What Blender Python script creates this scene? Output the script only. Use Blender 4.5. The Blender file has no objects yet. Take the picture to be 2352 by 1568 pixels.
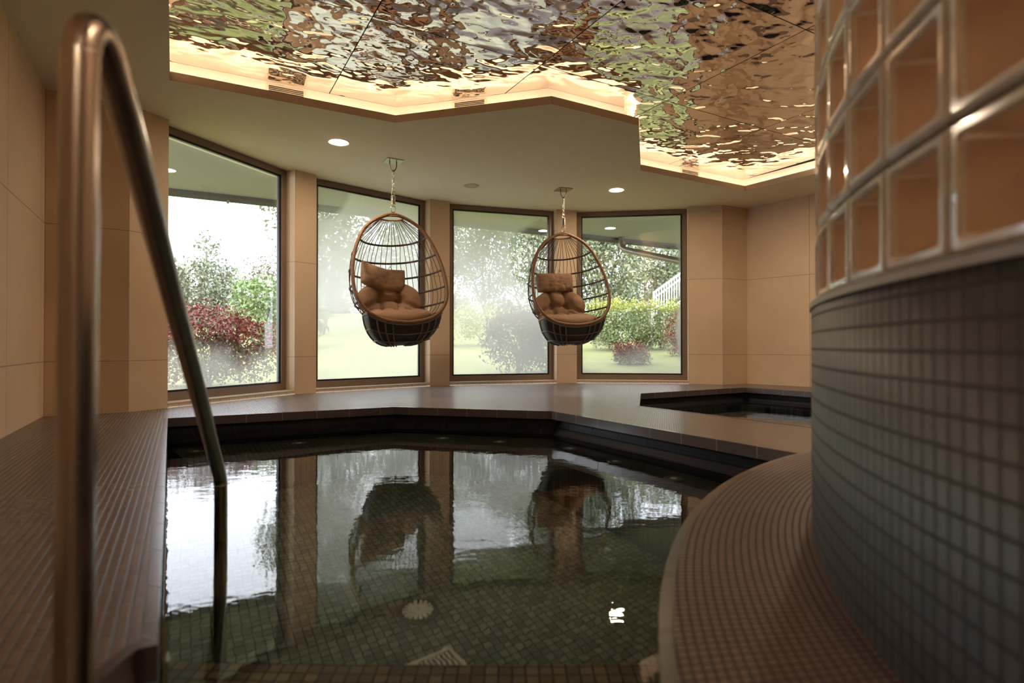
import bpy, bmesh, math, random
from mathutils import Vector, Matrix, noise
from mathutils.geometry import tessellate_polygon
R = math.radians
sc = bpy.context.scene
col = sc.collection
F, CH, H = 1315.0, 0.5, 2.325
TILT = math.atan(10 / F)

# ------------------------------------------------------------------ camera, world, exposure
cam = bpy.data.cameras.new('camera'); co = bpy.data.objects.new('camera', cam); col.objects.link(co)
co.location = (0, 0, CH); co.rotation_euler = (R(90) + TILT, 0, 0)
cam.sensor_width = 36; cam.lens = F / 2352 * 36; cam.clip_start = 0.02; cam.clip_end = 300
cam.dof.use_dof = True; cam.dof.focus_distance = 5.6; cam.dof.aperture_fstop = 2.0
sc.camera = co
w = bpy.data.worlds.new('sky'); sc.world = w; w.use_nodes = True
nt = w.node_tree; bg = nt.nodes['Background']
tc = nt.nodes.new('ShaderNodeTexCoord'); nz = nt.nodes.new('ShaderNodeTexNoise'); rp = nt.nodes.new('ShaderNodeValToRGB')
nz.inputs['Scale'].default_value = 2.0; nz.inputs['Detail'].default_value = 3
nt.links.new(tc.outputs['Generated'], nz.inputs['Vector']); nt.links.new(nz.outputs['Fac'], rp.inputs['Fac'])
rp.color_ramp.elements[0].position = .3; rp.color_ramp.elements[0].color = (.80, .87, 1, 1)
rp.color_ramp.elements[1].position = .7; rp.color_ramp.elements[1].color = (.92, .95, 1, 1)
nt.links.new(rp.outputs['Color'], bg.inputs['Color']); bg.inputs['Strength'].default_value = 5.2
sc.view_settings.view_transform = 'Standard'; sc.view_settings.look = 'None'
sc.view_settings.exposure = 0.42; sc.view_settings.gamma = 1; sc.view_settings.use_curve_mapping = False
LAMP = 255.0      # downlight lens emission
COVE = 17.0       # cove strip emission
POOLZ = -0.17    # water level

def ray(x, y):
    v = Vector(((x - 1176) / F, 1.0, -(y - 784) / F)); c, s = math.cos(TILT), math.sin(TILT)
    return Vector((v.x, v.y * c - v.z * s, v.y * s + v.z * c))
def P(x, y, z):
    r = ray(x, y); t = (z - CH) / r.z
    return Vector((r.x * t, r.y * t))
def PY(x, y, Y):
    r = ray(x, y); return Vector((0, 0, CH)) + r * (Y / r.y)

# ------------------------------------------------------------------ materials
MATS = {}
def sock(b, n, v):
    if n in b.inputs: b.inputs[n].default_value = v
def mat(name, colr, rough=.5, metal=0, spec=.5, noise_amt=0, nscale=8, bump=0, bscale=40, coat=0, stretch=None):
    m = bpy.data.materials.new(name); m.use_nodes = True; n = m.node_tree; b = n.nodes['Principled BSDF']
    sock(b, 'Base Color', (*colr, 1)); sock(b, 'Roughness', rough); sock(b, 'Metallic', metal)
    sock(b, 'Specular IOR Level', spec); sock(b, 'Coat Weight', coat)
    t = n.nodes.new('ShaderNodeTexCoord'); mp = n.nodes.new('ShaderNodeMapping'); n.links.new(t.outputs['Object'], mp.inputs['Vector'])
    if stretch: mp.inputs['Scale'].default_value = stretch
    x = n.nodes.new('ShaderNodeTexNoise'); x.inputs['Scale'].default_value = nscale; x.inputs['Detail'].default_value = 4
    n.links.new(mp.outputs['Vector'], x.inputs['Vector'])
    r = n.nodes.new('ShaderNodeValToRGB'); k = noise_amt
    r.color_ramp.elements[0].position = .3; r.color_ramp.elements[1].position = .7
    r.color_ramp.elements[0].color = (*[max(0, c * (1 - k)) for c in colr], 1)
    r.color_ramp.elements[1].color = (*[min(1, c * (1 + k)) for c in colr], 1)
    n.links.new(x.outputs['Fac'], r.inputs['Fac']); n.links.new(r.outputs['Color'], b.inputs['Base Color'])
    if bump:
        y = n.nodes.new('ShaderNodeTexNoise'); y.inputs['Scale'].default_value = bscale
        n.links.new(mp.outputs['Vector'], y.inputs['Vector'])
        bb = n.nodes.new('ShaderNodeBump'); bb.inputs['Strength'].default_value = bump; bb.inputs['Distance'].default_value = .01
        n.links.new(y.outputs['Fac'], bb.inputs['Height']); n.links.new(bb.outputs['Normal'], b.inputs['Normal'])
    MATS[name] = m; return m
def tile_mat(name, c1, c2, cm, bw, bh, ms, rough, src='Object', rot=0, bump=.5, mrough=.7, spec=.5, offset=0, inset=(0, 0), warp=0):
    m = bpy.data.materials.new(name); m.use_nodes = True; n = m.node_tree; b = n.nodes['Principled BSDF']
    t = n.nodes.new('ShaderNodeTexCoord'); mp = n.nodes.new('ShaderNodeMapping')
    mp.inputs['Rotation'].default_value = (0, 0, rot); mp.inputs['Location'].default_value = (inset[0], inset[1], 0)
    n.links.new(t.outputs[src], mp.inputs['Vector'])
    k = n.nodes.new('ShaderNodeTexBrick'); k.offset = offset; k.squash = 1; k.offset_frequency = 2
    k.inputs['Scale'].default_value = 1; k.inputs['Brick Width'].default_value = bw; k.inputs['Row Height'].default_value = bh
    k.inputs['Mortar Size'].default_value = ms; k.inputs['Mortar Smooth'].default_value = .3
    k.inputs['Color1'].default_value = (*c1, 1); k.inputs['Color2'].default_value = (*c2, 1); k.inputs['Mortar'].default_value = (*cm, 1)
    n.links.new(mp.outputs['Vector'], k.inputs['Vector'])
    x = n.nodes.new('ShaderNodeTexNoise'); x.inputs['Scale'].default_value = 1.7; x.inputs['Detail'].default_value = 6
    n.links.new(t.outputs['Object'], x.inputs['Vector'])
    r = n.nodes.new('ShaderNodeMapRange'); r.inputs['To Min'].default_value = .8; r.inputs['To Max'].default_value = 1.2
    n.links.new(x.outputs['Fac'], r.inputs['Value'])
    mx = n.nodes.new('ShaderNodeMix'); mx.data_type = 'RGBA'; mx.blend_type = 'MULTIPLY'; mx.inputs[0].default_value = 1
    n.links.new(k.outputs['Color'], mx.inputs[6]); n.links.new(r.outputs['Result'], mx.inputs[7]); n.links.new(mx.outputs[2], b.inputs['Base Color'])
    q = n.nodes.new('ShaderNodeMapRange'); q.inputs['To Min'].default_value = rough; q.inputs['To Max'].default_value = mrough
    n.links.new(k.outputs['Fac'], q.inputs['Value']); n.links.new(q.outputs['Result'], b.inputs['Roughness'])
    bb = n.nodes.new('ShaderNodeBump'); bb.invert = True; bb.inputs['Strength'].default_value = bump; bb.inputs['Distance'].default_value = .003
    n.links.new(k.outputs['Fac'], bb.inputs['Height']); n.links.new(bb.outputs['Normal'], b.inputs['Normal'])
    sock(b, 'Specular IOR Level', spec); MATS[name] = m; return m
def emis(name, colr, s):
    m = bpy.data.materials.new(name); m.use_nodes = True; n = m.node_tree; n.nodes.clear()
    e = n.nodes.new('ShaderNodeEmission'); o = n.nodes.new('ShaderNodeOutputMaterial')
    e.inputs['Color'].default_value = (*colr, 1); e.inputs['Strength'].default_value = s
    n.links.new(e.outputs[0], o.inputs['Surface']); MATS[name] = m; return m

# large sandstone slabs with thin joints at two heights (UV = metres)
tile_mat('stone', (.61, .455, .305), (.65, .485, .33), (.36, .26, .18), .9, .985, .004, .55, src='UV', bump=.25, inset=(.0, -.387), spec=.3)
tile_mat('stone_dark', (.42, .31, .21), (.44, .33, .225), (.27, .2, .14), .9, .985, .004, .6, src='UV', bump=.25, inset=(.45, -.387), spec=.3)
tile_mat('deck', (.190, .125, .098), (.235, .158, .125), (.035, .023, .018), .02, .02, .0030, .24, rot=R(-30), bump=.32, mrough=.5, spec=1.0)
tile_mat('deck_curve', (.185, .112, .083), (.220, .138, .104), (.065, .038, .028), .02, .018, .003, .45, src='UV', bump=.8)
tile_mat('dark_tile', (.054, .049, .050), (.074, .067, .068), (.036, .030, .029), .03, .041, .003, .45, src='UV', bump=.8)
tile_mat('basin_floor', (.125, .15, .118), (.27, .32, .25), (.045, .055, .047), .034, .034, .003, .5, rot=R(-30), bump=.3)
tile_mat('step_tile', (.15, .115, .07), (.34, .27, .175), (.025, .02, .014), .034, .034, .003, .5, bump=.3)
tile_mat('bench_tile', (.055, .045, .036), (.09, .075, .063), (.02, .016, .014), .034, .034, .003, .5, rot=R(-30), bump=.3)
tile_mat('coping', (.085, .072, .074), (.100, .084, .086), (.16, .11, .09), .245, 5.0, .003, .22, src='UV', bump=.2, spec=1.0)
tile_mat('gutter', (.012, .011, .016), (.016, .014, .018), (.035, .03, .03), .26, 5.0, .003, .45, src='UV', bump=.3, spec=.12)
tile_mat('sill_tile', (.50, .37, .25), (.54, .40, .27), (.30, .2, .13), .10, .3, .003, .5, src='UV', bump=.3)
mat('ceiling_paint', (.76, .68, .54), .9, noise_amt=.02)
mat('cove_paint', (.84, .76, .66), .8, noise_amt=.02)
mat('lip_paint', (.44, .33, .22), .8, noise_amt=.02)
mat('frame_brown', (.20, .135, .092), .4, .0, .5, noise_amt=.05)
mat('gasket', (.012, .014, .018), .3)
mat('ledge_white', (.74, .66, .56), .35)
mat('steel', (.46, .41, .36), .24, 1, bump=.04, bscale=300, stretch=(1, 1, .02))
mat('rattan', (.27, .13, .055), .45, noise_amt=.25, nscale=60, bump=.5, bscale=160)
mat('dark_rattan', (.075, .045, .030), .5, noise_amt=.3, nscale=60, bump=.5, bscale=160)
tile_mat('weave', (.030, .027, .025), (.050, .045, .042), (.006, .006, .006), .022, .009, .0015, .45, src='UV', bump=1, offset=.5)
mat('rib_grey', (.12, .108, .10), .45, noise_amt=.2, nscale=80)
mat('cushion_brown', (.30, .185, .118), .85, noise_amt=.08, nscale=14, bump=.12, bscale=25, spec=.15)
mat('chain_metal', (.62, .56, .46), .25, 1)
mat('plate_metal', (.30, .29, .20), .3, 1)
mat('white_plastic', (.93, .95, .93), .35)
mat('grey_metal', (.25, .25, .24), .35, .8)
mat('slot_dark', (.03, .02, .015), .8)
mat('vent_cream', (.80, .66, .50), .6)
mat('speaker_cream', (.50, .45, .33), .8, bump=.2, bscale=400)
mat('rim_glass', (.84, .79, .73), .12, 0, .6, noise_amt=.12, nscale=12, coat=.6)
mat('block_core', (.72, .56, .44), .45, noise_amt=.1, nscale=10)
mat('grout', (.30, .23, .18), .8)
mat('ledge_tan', (.42, .31, .21), .4)
mat('peach_wall', (.72, .55, .41), .7, noise_amt=.05)
mat('lawn_green', (.185, .195, .050), .9, noise_amt=.18, nscale=1.5, bump=.4, bscale=60)
mat('gutter_dark', (.07, .065, .05), .5)
mat('pipe_brown', (.16, .13, .10), .3, .3)
mat('eaves_paint', (.30, .29, .25), .9)
mat('white_paint', (.78, .77, .78), .5)
mat('bark', (.20, .17, .13), .9, noise_amt=.3, nscale=20)
mat('blue_cover', (.30, .42, .62), .6)
def leaf(name, c1, c2, c3=None):
    m = bpy.data.materials.new(name); m.use_nodes = True; n = m.node_tree; b = n.nodes['Principled BSDF']
    t = n.nodes.new('ShaderNodeTexCoord'); x = n.nodes.new('ShaderNodeTexWhiteNoise'); x.noise_dimensions = '2D'
    n.links.new(t.outputs['UV'], x.inputs['Vector'])
    r = n.nodes.new('ShaderNodeValToRGB'); r.color_ramp.elements[0].color = (*c1, 1); r.color_ramp.elements[1].color = (*c2, 1)
    if c3: e = r.color_ramp.elements.new(.5); e.color = (*c3, 1)
    n.links.new(x.outputs['Value'], r.inputs['Fac']); n.links.new(r.outputs['Color'], b.inputs['Base Color'])
    sock(b, 'Roughness', .55); MATS[name] = m
leaf('leaf_willow', (0.179, 0.201, 0.132), (0.295, 0.316, 0.221), (0.232, 0.253, 0.168))
leaf('leaf_green', (0.116, 0.179, 0.058), (0.285, 0.326, 0.137), (0.179, 0.253, 0.089))
leaf('leaf_yellow', (.30, .33, .06), (.48, .46, .12), (.38, .42, .09))
leaf('leaf_red', (.20, .022, .018), (.40, .07, .045), (.17, .055, .035))
leaf('leaf_rust', (0.084, 0.048, 0.024), (0.179, 0.105, 0.053), (0.116, 0.089, 0.037))
leaf('leaf_autumn', (0.201, 0.158, 0.105), (0.274, 0.221, 0.168), (0.232, 0.201, 0.148))
leaf('leaf_tree', (0.116, 0.148, 0.074), (0.274, 0.295, 0.168), (0.190, 0.221, 0.122))
emis('lamp_lens', (1, .79, .56), LAMP)
emis('led_strip', (1, .80, .58), COVE)

def mirror_mat():
    m = bpy.data.materials.new('hammered_mirror'); m.use_nodes = True; n = m.node_tree; b = n.nodes['Principled BSDF']
    sock(b, 'Base Color', (.82, .76, .71, 1)); sock(b, 'Metallic', 1); sock(b, 'Roughness', .015)
    t = n.nodes.new('ShaderNodeTexCoord'); mp = n.nodes.new('ShaderNodeMapping'); n.links.new(t.outputs['Object'], mp.inputs['Vector'])
    mp.inputs['Rotation'].default_value = (0, 0, R(-10)); mp.inputs['Scale'].default_value = (1, 1.3, 1)
    a = n.nodes.new('ShaderNodeTexNoise'); a.inputs['Scale'].default_value = 4.0; a.inputs['Detail'].default_value = .4; a.inputs['Distortion'].default_value = .7
    c = n.nodes.new('ShaderNodeTexNoise'); c.inputs['Scale'].default_value = 14; c.inputs['Detail'].default_value = 0; c.inputs['Distortion'].default_value = .4
    n.links.new(mp.outputs['Vector'], a.inputs['Vector']); n.links.new(mp.outputs['Vector'], c.inputs['Vector'])
    ad = n.nodes.new('ShaderNodeMath'); ad.operation = 'MULTIPLY_ADD'; ad.inputs[1].default_value = .14
    n.links.new(c.outputs['Fac'], ad.inputs[0]); n.links.new(a.outputs['Fac'], ad.inputs[2])
    bb = n.nodes.new('ShaderNodeBump'); bb.inputs['Strength'].default_value = 1; bb.inputs['Distance'].default_value = .033
    n.links.new(ad.outputs[0], bb.inputs['Height']); n.links.new(bb.outputs['Normal'], b.inputs['Normal']); MATS['hammered_mirror'] = m
mirror_mat()
def water_mat():
    m = bpy.data.materials.new('water'); m.use_nodes = True; n = m.node_tree; n.nodes.clear()
    o = n.nodes.new('ShaderNodeOutputMaterial'); rf = n.nodes.new('ShaderNodeBsdfRefraction'); gl = n.nodes.new('ShaderNodeBsdfGlossy')
    fr = n.nodes.new('ShaderNodeFresnel'); mx = n.nodes.new('ShaderNodeMixShader')
    rf.inputs['IOR'].default_value = 1.33; rf.inputs['Roughness'].default_value = 0; rf.inputs['Color'].default_value = (.91, .97, .935, 1)
    gl.inputs['Roughness'].default_value = 0; gl.inputs['Color'].default_value = (1, 1, 1, 1); fr.inputs['IOR'].default_value = 1.33
    t = n.nodes.new('ShaderNodeTexCoord'); mp = n.nodes.new('ShaderNodeMapping'); n.links.new(t.outputs['Object'], mp.inputs['Vector'])
    mp.inputs['Scale'].default_value = (1, 1.6, 1)
    a = n.nodes.new('ShaderNodeTexNoise'); a.inputs['Scale'].default_value = 6; a.inputs['Detail'].default_value = 3.5; a.inputs['Roughness'].default_value = .55
    n.links.new(mp.outputs['Vector'], a.inputs['Vector'])
    # the water is calmer beside the camera's steps and livelier along the jets
    c = n.nodes.new('ShaderNodeTexNoise'); c.inputs['Scale'].default_value = .9; n.links.new(t.outputs['Object'], c.inputs['Vector'])
    mr = n.nodes.new('ShaderNodeMapRange'); mr.inputs['From Min'].default_value = .35; mr.inputs['From Max'].default_value = .65
    mr.inputs['To Min'].default_value = .5; mr.inputs['To Max'].default_value = 1.3; n.links.new(c.outputs['Fac'], mr.inputs['Value'])
    mu = n.nodes.new('ShaderNodeMath'); mu.operation = 'MULTIPLY'; n.links.new(a.outputs['Fac'], mu.inputs[0]); n.links.new(mr.outputs['Result'], mu.inputs[1])
    bb = n.nodes.new('ShaderNodeBump'); bb.inputs['Strength'].default_value = 1; bb.inputs['Distance'].default_value = .0011
    n.links.new(mu.outputs[0], bb.inputs['Height'])
    for q in (rf, gl, fr): n.links.new(bb.outputs['Normal'], q.inputs['Normal'])
    n.links.new(fr.outputs[0], mx.inputs[0]); n.links.new(rf.outputs[0], mx.inputs[1]); n.links.new(gl.outputs[0], mx.inputs[2])
    n.links.new(mx.outputs[0], o.inputs['Surface']); MATS['water'] = m
water_mat()
def pane_mat(name, fog, lo, hi, seed, bottom=0.0, edge=.5, clear=None):
    """thin glass; condensation mask in UV (u 0..1 across, v 0..1 up)."""
    m = bpy.data.materials.new(name); m.use_nodes = True; n = m.node_tree; n.nodes.clear(); L = n.links.new
    o = n.nodes.new('ShaderNodeOutputMaterial'); tr = n.nodes.new('ShaderNodeBsdfTransparent'); gl = n.nodes.new('ShaderNodeBsdfGlossy')
    tr.inputs['Color'].default_value = (.95, .955, .955, 1); gl.inputs['Roughness'].default_value = 0
    fr = n.nodes.new('ShaderNodeFresnel'); fr.inputs['IOR'].default_value = 1.5
    g = n.nodes.new('ShaderNodeMath'); g.operation = 'MULTIPLY_ADD'; g.inputs[1].default_value = 1.3; g.inputs[2].default_value = .03; g.use_clamp = True
    L(fr.outputs[0], g.inputs[0])
    m1 = n.nodes.new('ShaderNodeMixShader'); L(g.outputs[0], m1.inputs[0]); L(tr.outputs[0], m1.inputs[1]); L(gl.outputs[0], m1.inputs[2])
    df = n.nodes.new('ShaderNodeBsdfTranslucent'); df.inputs['Color'].default_value = (.52, .505, .475, 1)
    if hi is None: pass
    t = n.nodes.new('ShaderNodeTexCoord'); mp = n.nodes.new('ShaderNodeMapping'); L(t.outputs['UV'], mp.inputs['Vector'])
    mp.inputs['Location'].default_value = (seed, seed * 1.7, 0)
    a = n.nodes.new('ShaderNodeTexNoise'); a.inputs['Scale'].default_value = 2.2; a.inputs['Detail'].default_value = 5; a.inputs['Distortion'].default_value = .4
    L(mp.outputs['Vector'], a.inputs['Vector'])
    s = n.nodes.new('ShaderNodeMapping'); s.inputs['Scale'].default_value = (30, 1.2, 1); L(t.outputs['UV'], s.inputs['Vector'])
    st = n.nodes.new('ShaderNodeTexNoise'); st.inputs['Scale'].default_value = 1; st.inputs['Detail'].default_value = 3; L(s.outputs['Vector'], st.inputs['Vector'])
    def math_(op, x, y=None, clamp=False):
        q = n.nodes.new('ShaderNodeMath'); q.operation = op; q.use_clamp = clamp
        for i, v in enumerate((x, y)):
            if v is None: continue
            if isinstance(v, (int, float)): q.inputs[i].default_value = v
            else: L(v, q.inputs[i])
        return q.outputs[0]
    def mr(x, a0, a1, b0, b1):
        q = n.nodes.new('ShaderNodeMapRange'); q.interpolation_type = 'SMOOTHSTEP'
        for nm, v in zip(('From Min', 'From Max', 'To Min', 'To Max'), (a0, a1, b0, b1)): q.inputs[nm].default_value = v
        L(x, q.inputs['Value']); return q.outputs['Result']
    sp = n.nodes.new('ShaderNodeSeparateXYZ'); L(t.outputs['UV'], sp.inputs[0]); u, v = sp.outputs[0], sp.outputs[1]
    body = math_('MULTIPLY', math_('MULTIPLY', mr(a.outputs['Fac'], lo, hi, 0, 1), fog), mr(v, .22, .50, .58, 1.0))
    wob = math_('MULTIPLY', math_('SUBTRACT', a.outputs['Fac'], .5), .35)
    if clear:                                    # (u0, v0, ru, rv): wiped or dry patch
        u0, v0, ru, rv, k = clear
        dx = math_('DIVIDE', math_('SUBTRACT', u, u0), ru); dy = math_('DIVIDE', math_('SUBTRACT', v, v0), rv)
        d = math_('ADD', math_('SQRT', math_('ADD', math_('MULTIPLY', dx, dx), math_('MULTIPLY', dy, dy))), math_('MULTIPLY', wob, 2))
        body = math_('MULTIPLY', body, mr(d, .8, 1.1, 1 - k, 1))
    vw = math_('ADD', v, wob)
    bot = math_('MULTIPLY', mr(vw, .06, .22, 1, 0), bottom)
    ed = math_('MULTIPLY', mr(math_('ADD', math_('SUBTRACT', 1.0, u), math_('MULTIPLY', wob, .25)), .0, .07, 1, 0), edge)
    ed2 = math_('MULTIPLY', mr(math_('ADD', math_('SUBTRACT', 1.0, v), math_('MULTIPLY', wob, .1)), .0, .05, 1, 0), edge * .8)
    f = math_('MAXIMUM', math_('MAXIMUM', body, bot), math_('MAXIMUM', ed, ed2))
    f = math_('MULTIPLY', f, mr(st.outputs['Fac'], .3, .6, .985, 1.0))
    vo = n.nodes.new('ShaderNodeTexVoronoi'); vo.inputs['Scale'].default_value = 70; L(t.outputs['UV'], vo.inputs['Vector'])
    f = math_('MULTIPLY', f, mr(vo.outputs['Distance'], .0, .35, .93, 1.0), True)
    dm = n.nodes.new('ShaderNodeMixShader'); L(f, dm.inputs[0]); L(m1.outputs[0], dm.inputs[1]); L(df.outputs[0], dm.inputs[2])
    L(dm.outputs[0], o.inputs['Surface']); MATS[name] = m
pane_mat('pane_1', .18, .62, .95, 1.0, bottom=.34, edge=.22)
pane_mat('pane_2', .84, .05, .30, 4.0, bottom=.3, edge=.3, clear=(.0, .99, .30, .16, .6))
pane_mat('pane_3', .74, .05, .30, 7.0, bottom=.3, edge=.4, clear=(.95, .74, .38, .24, .85))
pane_mat('pane_4', .16, .50, .8, 11.0, bottom=.32, edge=.6)

# ------------------------------------------------------------------ mesh helpers
def new_obj(name, bm, m, parent=None, smooth=False, mesh=None):
    me = bpy.data.meshes.new(name); bm.normal_update(); bm.to_mesh(me); bm.free()
    for mm in (m if isinstance(m, (list, tuple)) else [m]): me.materials.append(MATS[mm])
    if smooth:
        for p in me.polygons: p.use_smooth = True
    o = bpy.data.objects.new(name, me); col.objects.link(o); o.parent = parent
    return o
def B(): return bmesh.new()
def tag(o, label, cat, group=None, kind=None):
    o['label'] = label; o['category'] = cat
    if group: o['group'] = group
    if kind: o['kind'] = kind
    return o
def thing(name, loc, label, cat, group=None, rz=0):
    o = bpy.data.objects.new(name, None); col.objects.link(o); o.location = loc; o.rotation_euler = (0, 0, rz); o.empty_display_size = .05
    return tag(o, label, cat, group)
def struct(o, label=None):
    o['kind'] = 'structure'
    if label: o['label'] = label
    return o
def V(*a): return Vector(a)
def face(bm, pts, uvs=None, mi=0):
    vs = [bm.verts.new(p) for p in pts]; f = bm.faces.new(vs); f.material_index = mi
    if uvs:
        l = bm.loops.layers.uv.verify()
        for lp, q in zip(f.loops, uvs): lp[l].uv = q
    return f
def box(bm, o, ax, ay, az, mi=0):
    """box from corner o with edge vectors ax, ay, az; UV = metres"""
    o, ax, ay, az = map(Vector, (o, ax, ay, az)); l = bm.loops.layers.uv.verify()
    c = [o, o + ax, o + ax + ay, o + ay]; c += [q + az for q in c]; vs = [bm.verts.new(q) for q in c]
    lx, ly, lz = ax.length, ay.length, az.length
    for idx, (a, b) in (((0, 3, 2, 1), (ly, lx)), ((4, 5, 6, 7), (lx, ly)), ((0, 1, 5, 4), (lx, lz)), ((1, 2, 6, 5), (ly, lz)), ((2, 3, 7, 6), (lx, lz)), ((3, 0, 4, 7), (ly, lz))):
        f = bm.faces.new([vs[i] for i in idx]); f.material_index = mi
        for lp, q in zip(f.loops, ((0, 0), (a, 0), (a, b), (0, b))): lp[l].uv = q
def prism(bm, poly, z0, z1, mi=0, caps=True, u0=0):
    n = len(poly); u = u0; l = bm.loops.layers.uv.verify()
    for i in range(n):
        a, b = poly[i], poly[(i + 1) % n]; d = (Vector(b) - Vector(a)).length
        face(bm, [(a[0], a[1], z0), (b[0], b[1], z0), (b[0], b[1], z1), (a[0], a[1], z1)], [(u, z0), (u + d, z0), (u + d, z1), (u, z1)], mi); u += d
    if caps:
        for z in (z0, z1): flat(bm, [poly], z, mi)
def flat(bm, loops, z, mi=0):
    pts = [V(p[0], p[1], 0) for lp in loops for p in lp]
    tr = tessellate_polygon([[V(p[0], p[1], 0) for p in lp] for lp in loops])
    vs = [bm.verts.new((p.x, p.y, z)) for p in pts]; l = bm.loops.layers.uv.verify()
    for t in tr:
        try: f = bm.faces.new([vs[i] for i in t])
        except ValueError: continue
        f.material_index = mi
        for lp in f.loops: lp[l].uv = (lp.vert.co.x, lp.vert.co.y)
def tube(bm, pts, r, seg=8, closed=False, mi=0, cap=True):
    pts = [Vector(p) for p in pts]; n = len(pts); rings = []
    up = None
    for i in range(n):
        a = pts[i - 1] if (i or closed) else pts[i]; b = pts[(i + 1) % n] if (i < n - 1 or closed) else pts[i]
        t = (b - a).normalized()
        if up is None:
            up = V(0, 0, 1) if abs(t.z) < .9 else V(1, 0, 0)
        s = t.cross(up)
        if s.length < 1e-6: s = t.orthogonal()
        s.normalize(); up = s.cross(t).normalized()
        rr = r[i] if isinstance(r, (list, tuple)) else r
        rings.append([bm.verts.new(pts[i] + (s * math.cos(2 * math.pi * k / seg) + up * math.sin(2 * math.pi * k / seg)) * rr) for k in range(seg)])
    for i in range(n if closed else n - 1):
        A, C = rings[i], rings[(i + 1) % n]
        off = 0
        if closed and i == n - 1:
            off = min(range(seg), key=lambda k: (A[0].co - C[k].co).length)
        for k in range(seg):
            f = bm.faces.new([A[k], A[(k + 1) % seg], C[(k + 1 + off) % seg], C[(k + off) % seg]]); f.material_index = mi; f.smooth = True
    if cap and not closed:
        bm.faces.new(rings[0][::-1]).material_index = mi; bm.faces.new(rings[-1]).material_index = mi
def lathe(bm, prof, c=(0, 0, 0), seg=32, mi=0):
    c = Vector(c); rings = []
    for r, z in prof:
        rings.append([bm.verts.new(c + V(r * math.cos(2 * math.pi * k / seg), r * math.sin(2 * math.pi * k / seg), z)) for k in range(seg)] if r > 1e-6 else [bm.verts.new(c + V(0, 0, z))])
    for A, C in zip(rings, rings[1:]):
        for k in range(seg):
            q = [A[k % len(A)], A[(k + 1) % len(A)], C[(k + 1) % len(C)], C[k % len(C)]]
            q = list(dict.fromkeys(q))
            if len(q) > 2: bm.faces.new(q).material_index = mi
def catmull(pts, k=6):
    pts = [Vector(p) for p in pts]; out = []
    for i in range(len(pts) - 1):
        p0, p1, p2, p3 = pts[max(i - 1, 0)], pts[i], pts[i + 1], pts[min(i + 2, len(pts) - 1)]
        for j in range(k):
            t = j / k
            out.append(.5 * ((2 * p1) + (p2 - p0) * t + (2 * p0 - 5 * p1 + 4 * p2 - p3) * t * t + (3 * p1 - p0 - 3 * p2 + p3) * t ** 3))
    out.append(pts[-1]); return out
def lerp1(t, tab):
    for (a, x), (b, y) in zip(tab, tab[1:]):
        if t <= b: return x + (y - x) * (t - a) / (b - a) if b > a else y
    return tab[-1][1]

# ------------------------------------------------------------------ plan of the room (metres, seen from the camera at 0,0)
k = (H - CH) / 1.8
def C2(x, y): return P(x, y, H)
W1 = V(-3.32, 4.06); W2 = V(-2.90, 4.33)
Q = [C2(388, 275), C2(678, 389.5), C2(727, 402), C2(988, 457), C2(1033, 462.5), C2(1278.6, 480.7), C2(1324, 482.9), C2(1581, 474.7), C2(1659, 470.3), C2(1714.7, 478.2)]
ld = (V(-2.761, 3.091) - V(-3.342, 4.088)).normalized()
W0 = W1 + ld * 8.0                                   # left wall runs on behind the camera
rd = (V(3.62, 6.98) - Q[9]).normalized(); E1 = Q[9] + rd * 4.6
E2 = V(E1.x, -3.6)
room = [W0, W1, W2] + Q + [E1, E2, V(W0.x, -3.6)]
if W0.y < -3.4: pass
def arc(c, r, a0, a1, n): return [V(c[0] + r * math.cos(R(a0 + (a1 - a0) * i / n)), c[1] + r * math.sin(R(a0 + (a1 - a0) * i / n))) for i in range(n + 1)]
OC, OR = (3.2676, .2351), 3.1081                     # edge of the curved walkway
WC, WR = (3.1176, .3899), 2.5826                     # the round tiled wall
pool = [V(-2.367, 3.941), V(-.961, 4.667), V(.301, 4.358), V(1.323, 2.655)] + arc(OC, OR, 130.5, 173, 26) + [V(-.40, .60), V(-.615, .82), V(-.615, .945), V(-.59, .957)]
pool2 = [V(1.056, 4.745), V(1.345, 5.981), V(2.787, 6.853), V(4.3, 4.64), V(2.60, 2.36)]
def offset(poly, d):
    """grow a counter/clockwise polygon outward by d"""
    n = len(poly); ar = sum(poly[i].x * poly[(i + 1) % n].y - poly[(i + 1) % n].x * poly[i].y for i in range(n)); s = 1 if ar > 0 else -1
    out = []
    for i in range(n):
        a, b, c = poly[i - 1], poly[i], poly[(i + 1) % n]
        d1 = (b - a).normalized(); d2 = (c - b).normalized(); n1 = V(d1.y, -d1.x) * s; n2 = V(d2.y, -d2.x) * s
        m = n1 + n2; m = m / max(m.length_squared, .25) * 2 * 1.0
        out.append(b + m * d * .5 * 2 / 1.0 if False else b + (n1 + n2) / max(1 + n1.dot(n2), .35) * d)
    return out

# ------------------------------------------------------------------ structure: floor, ceiling, walls
bm = B(); flat(bm, [room, offset(pool, .024), offset(pool2, .024)], 0); o = struct(new_obj('floor', bm, 'deck'))
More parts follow.
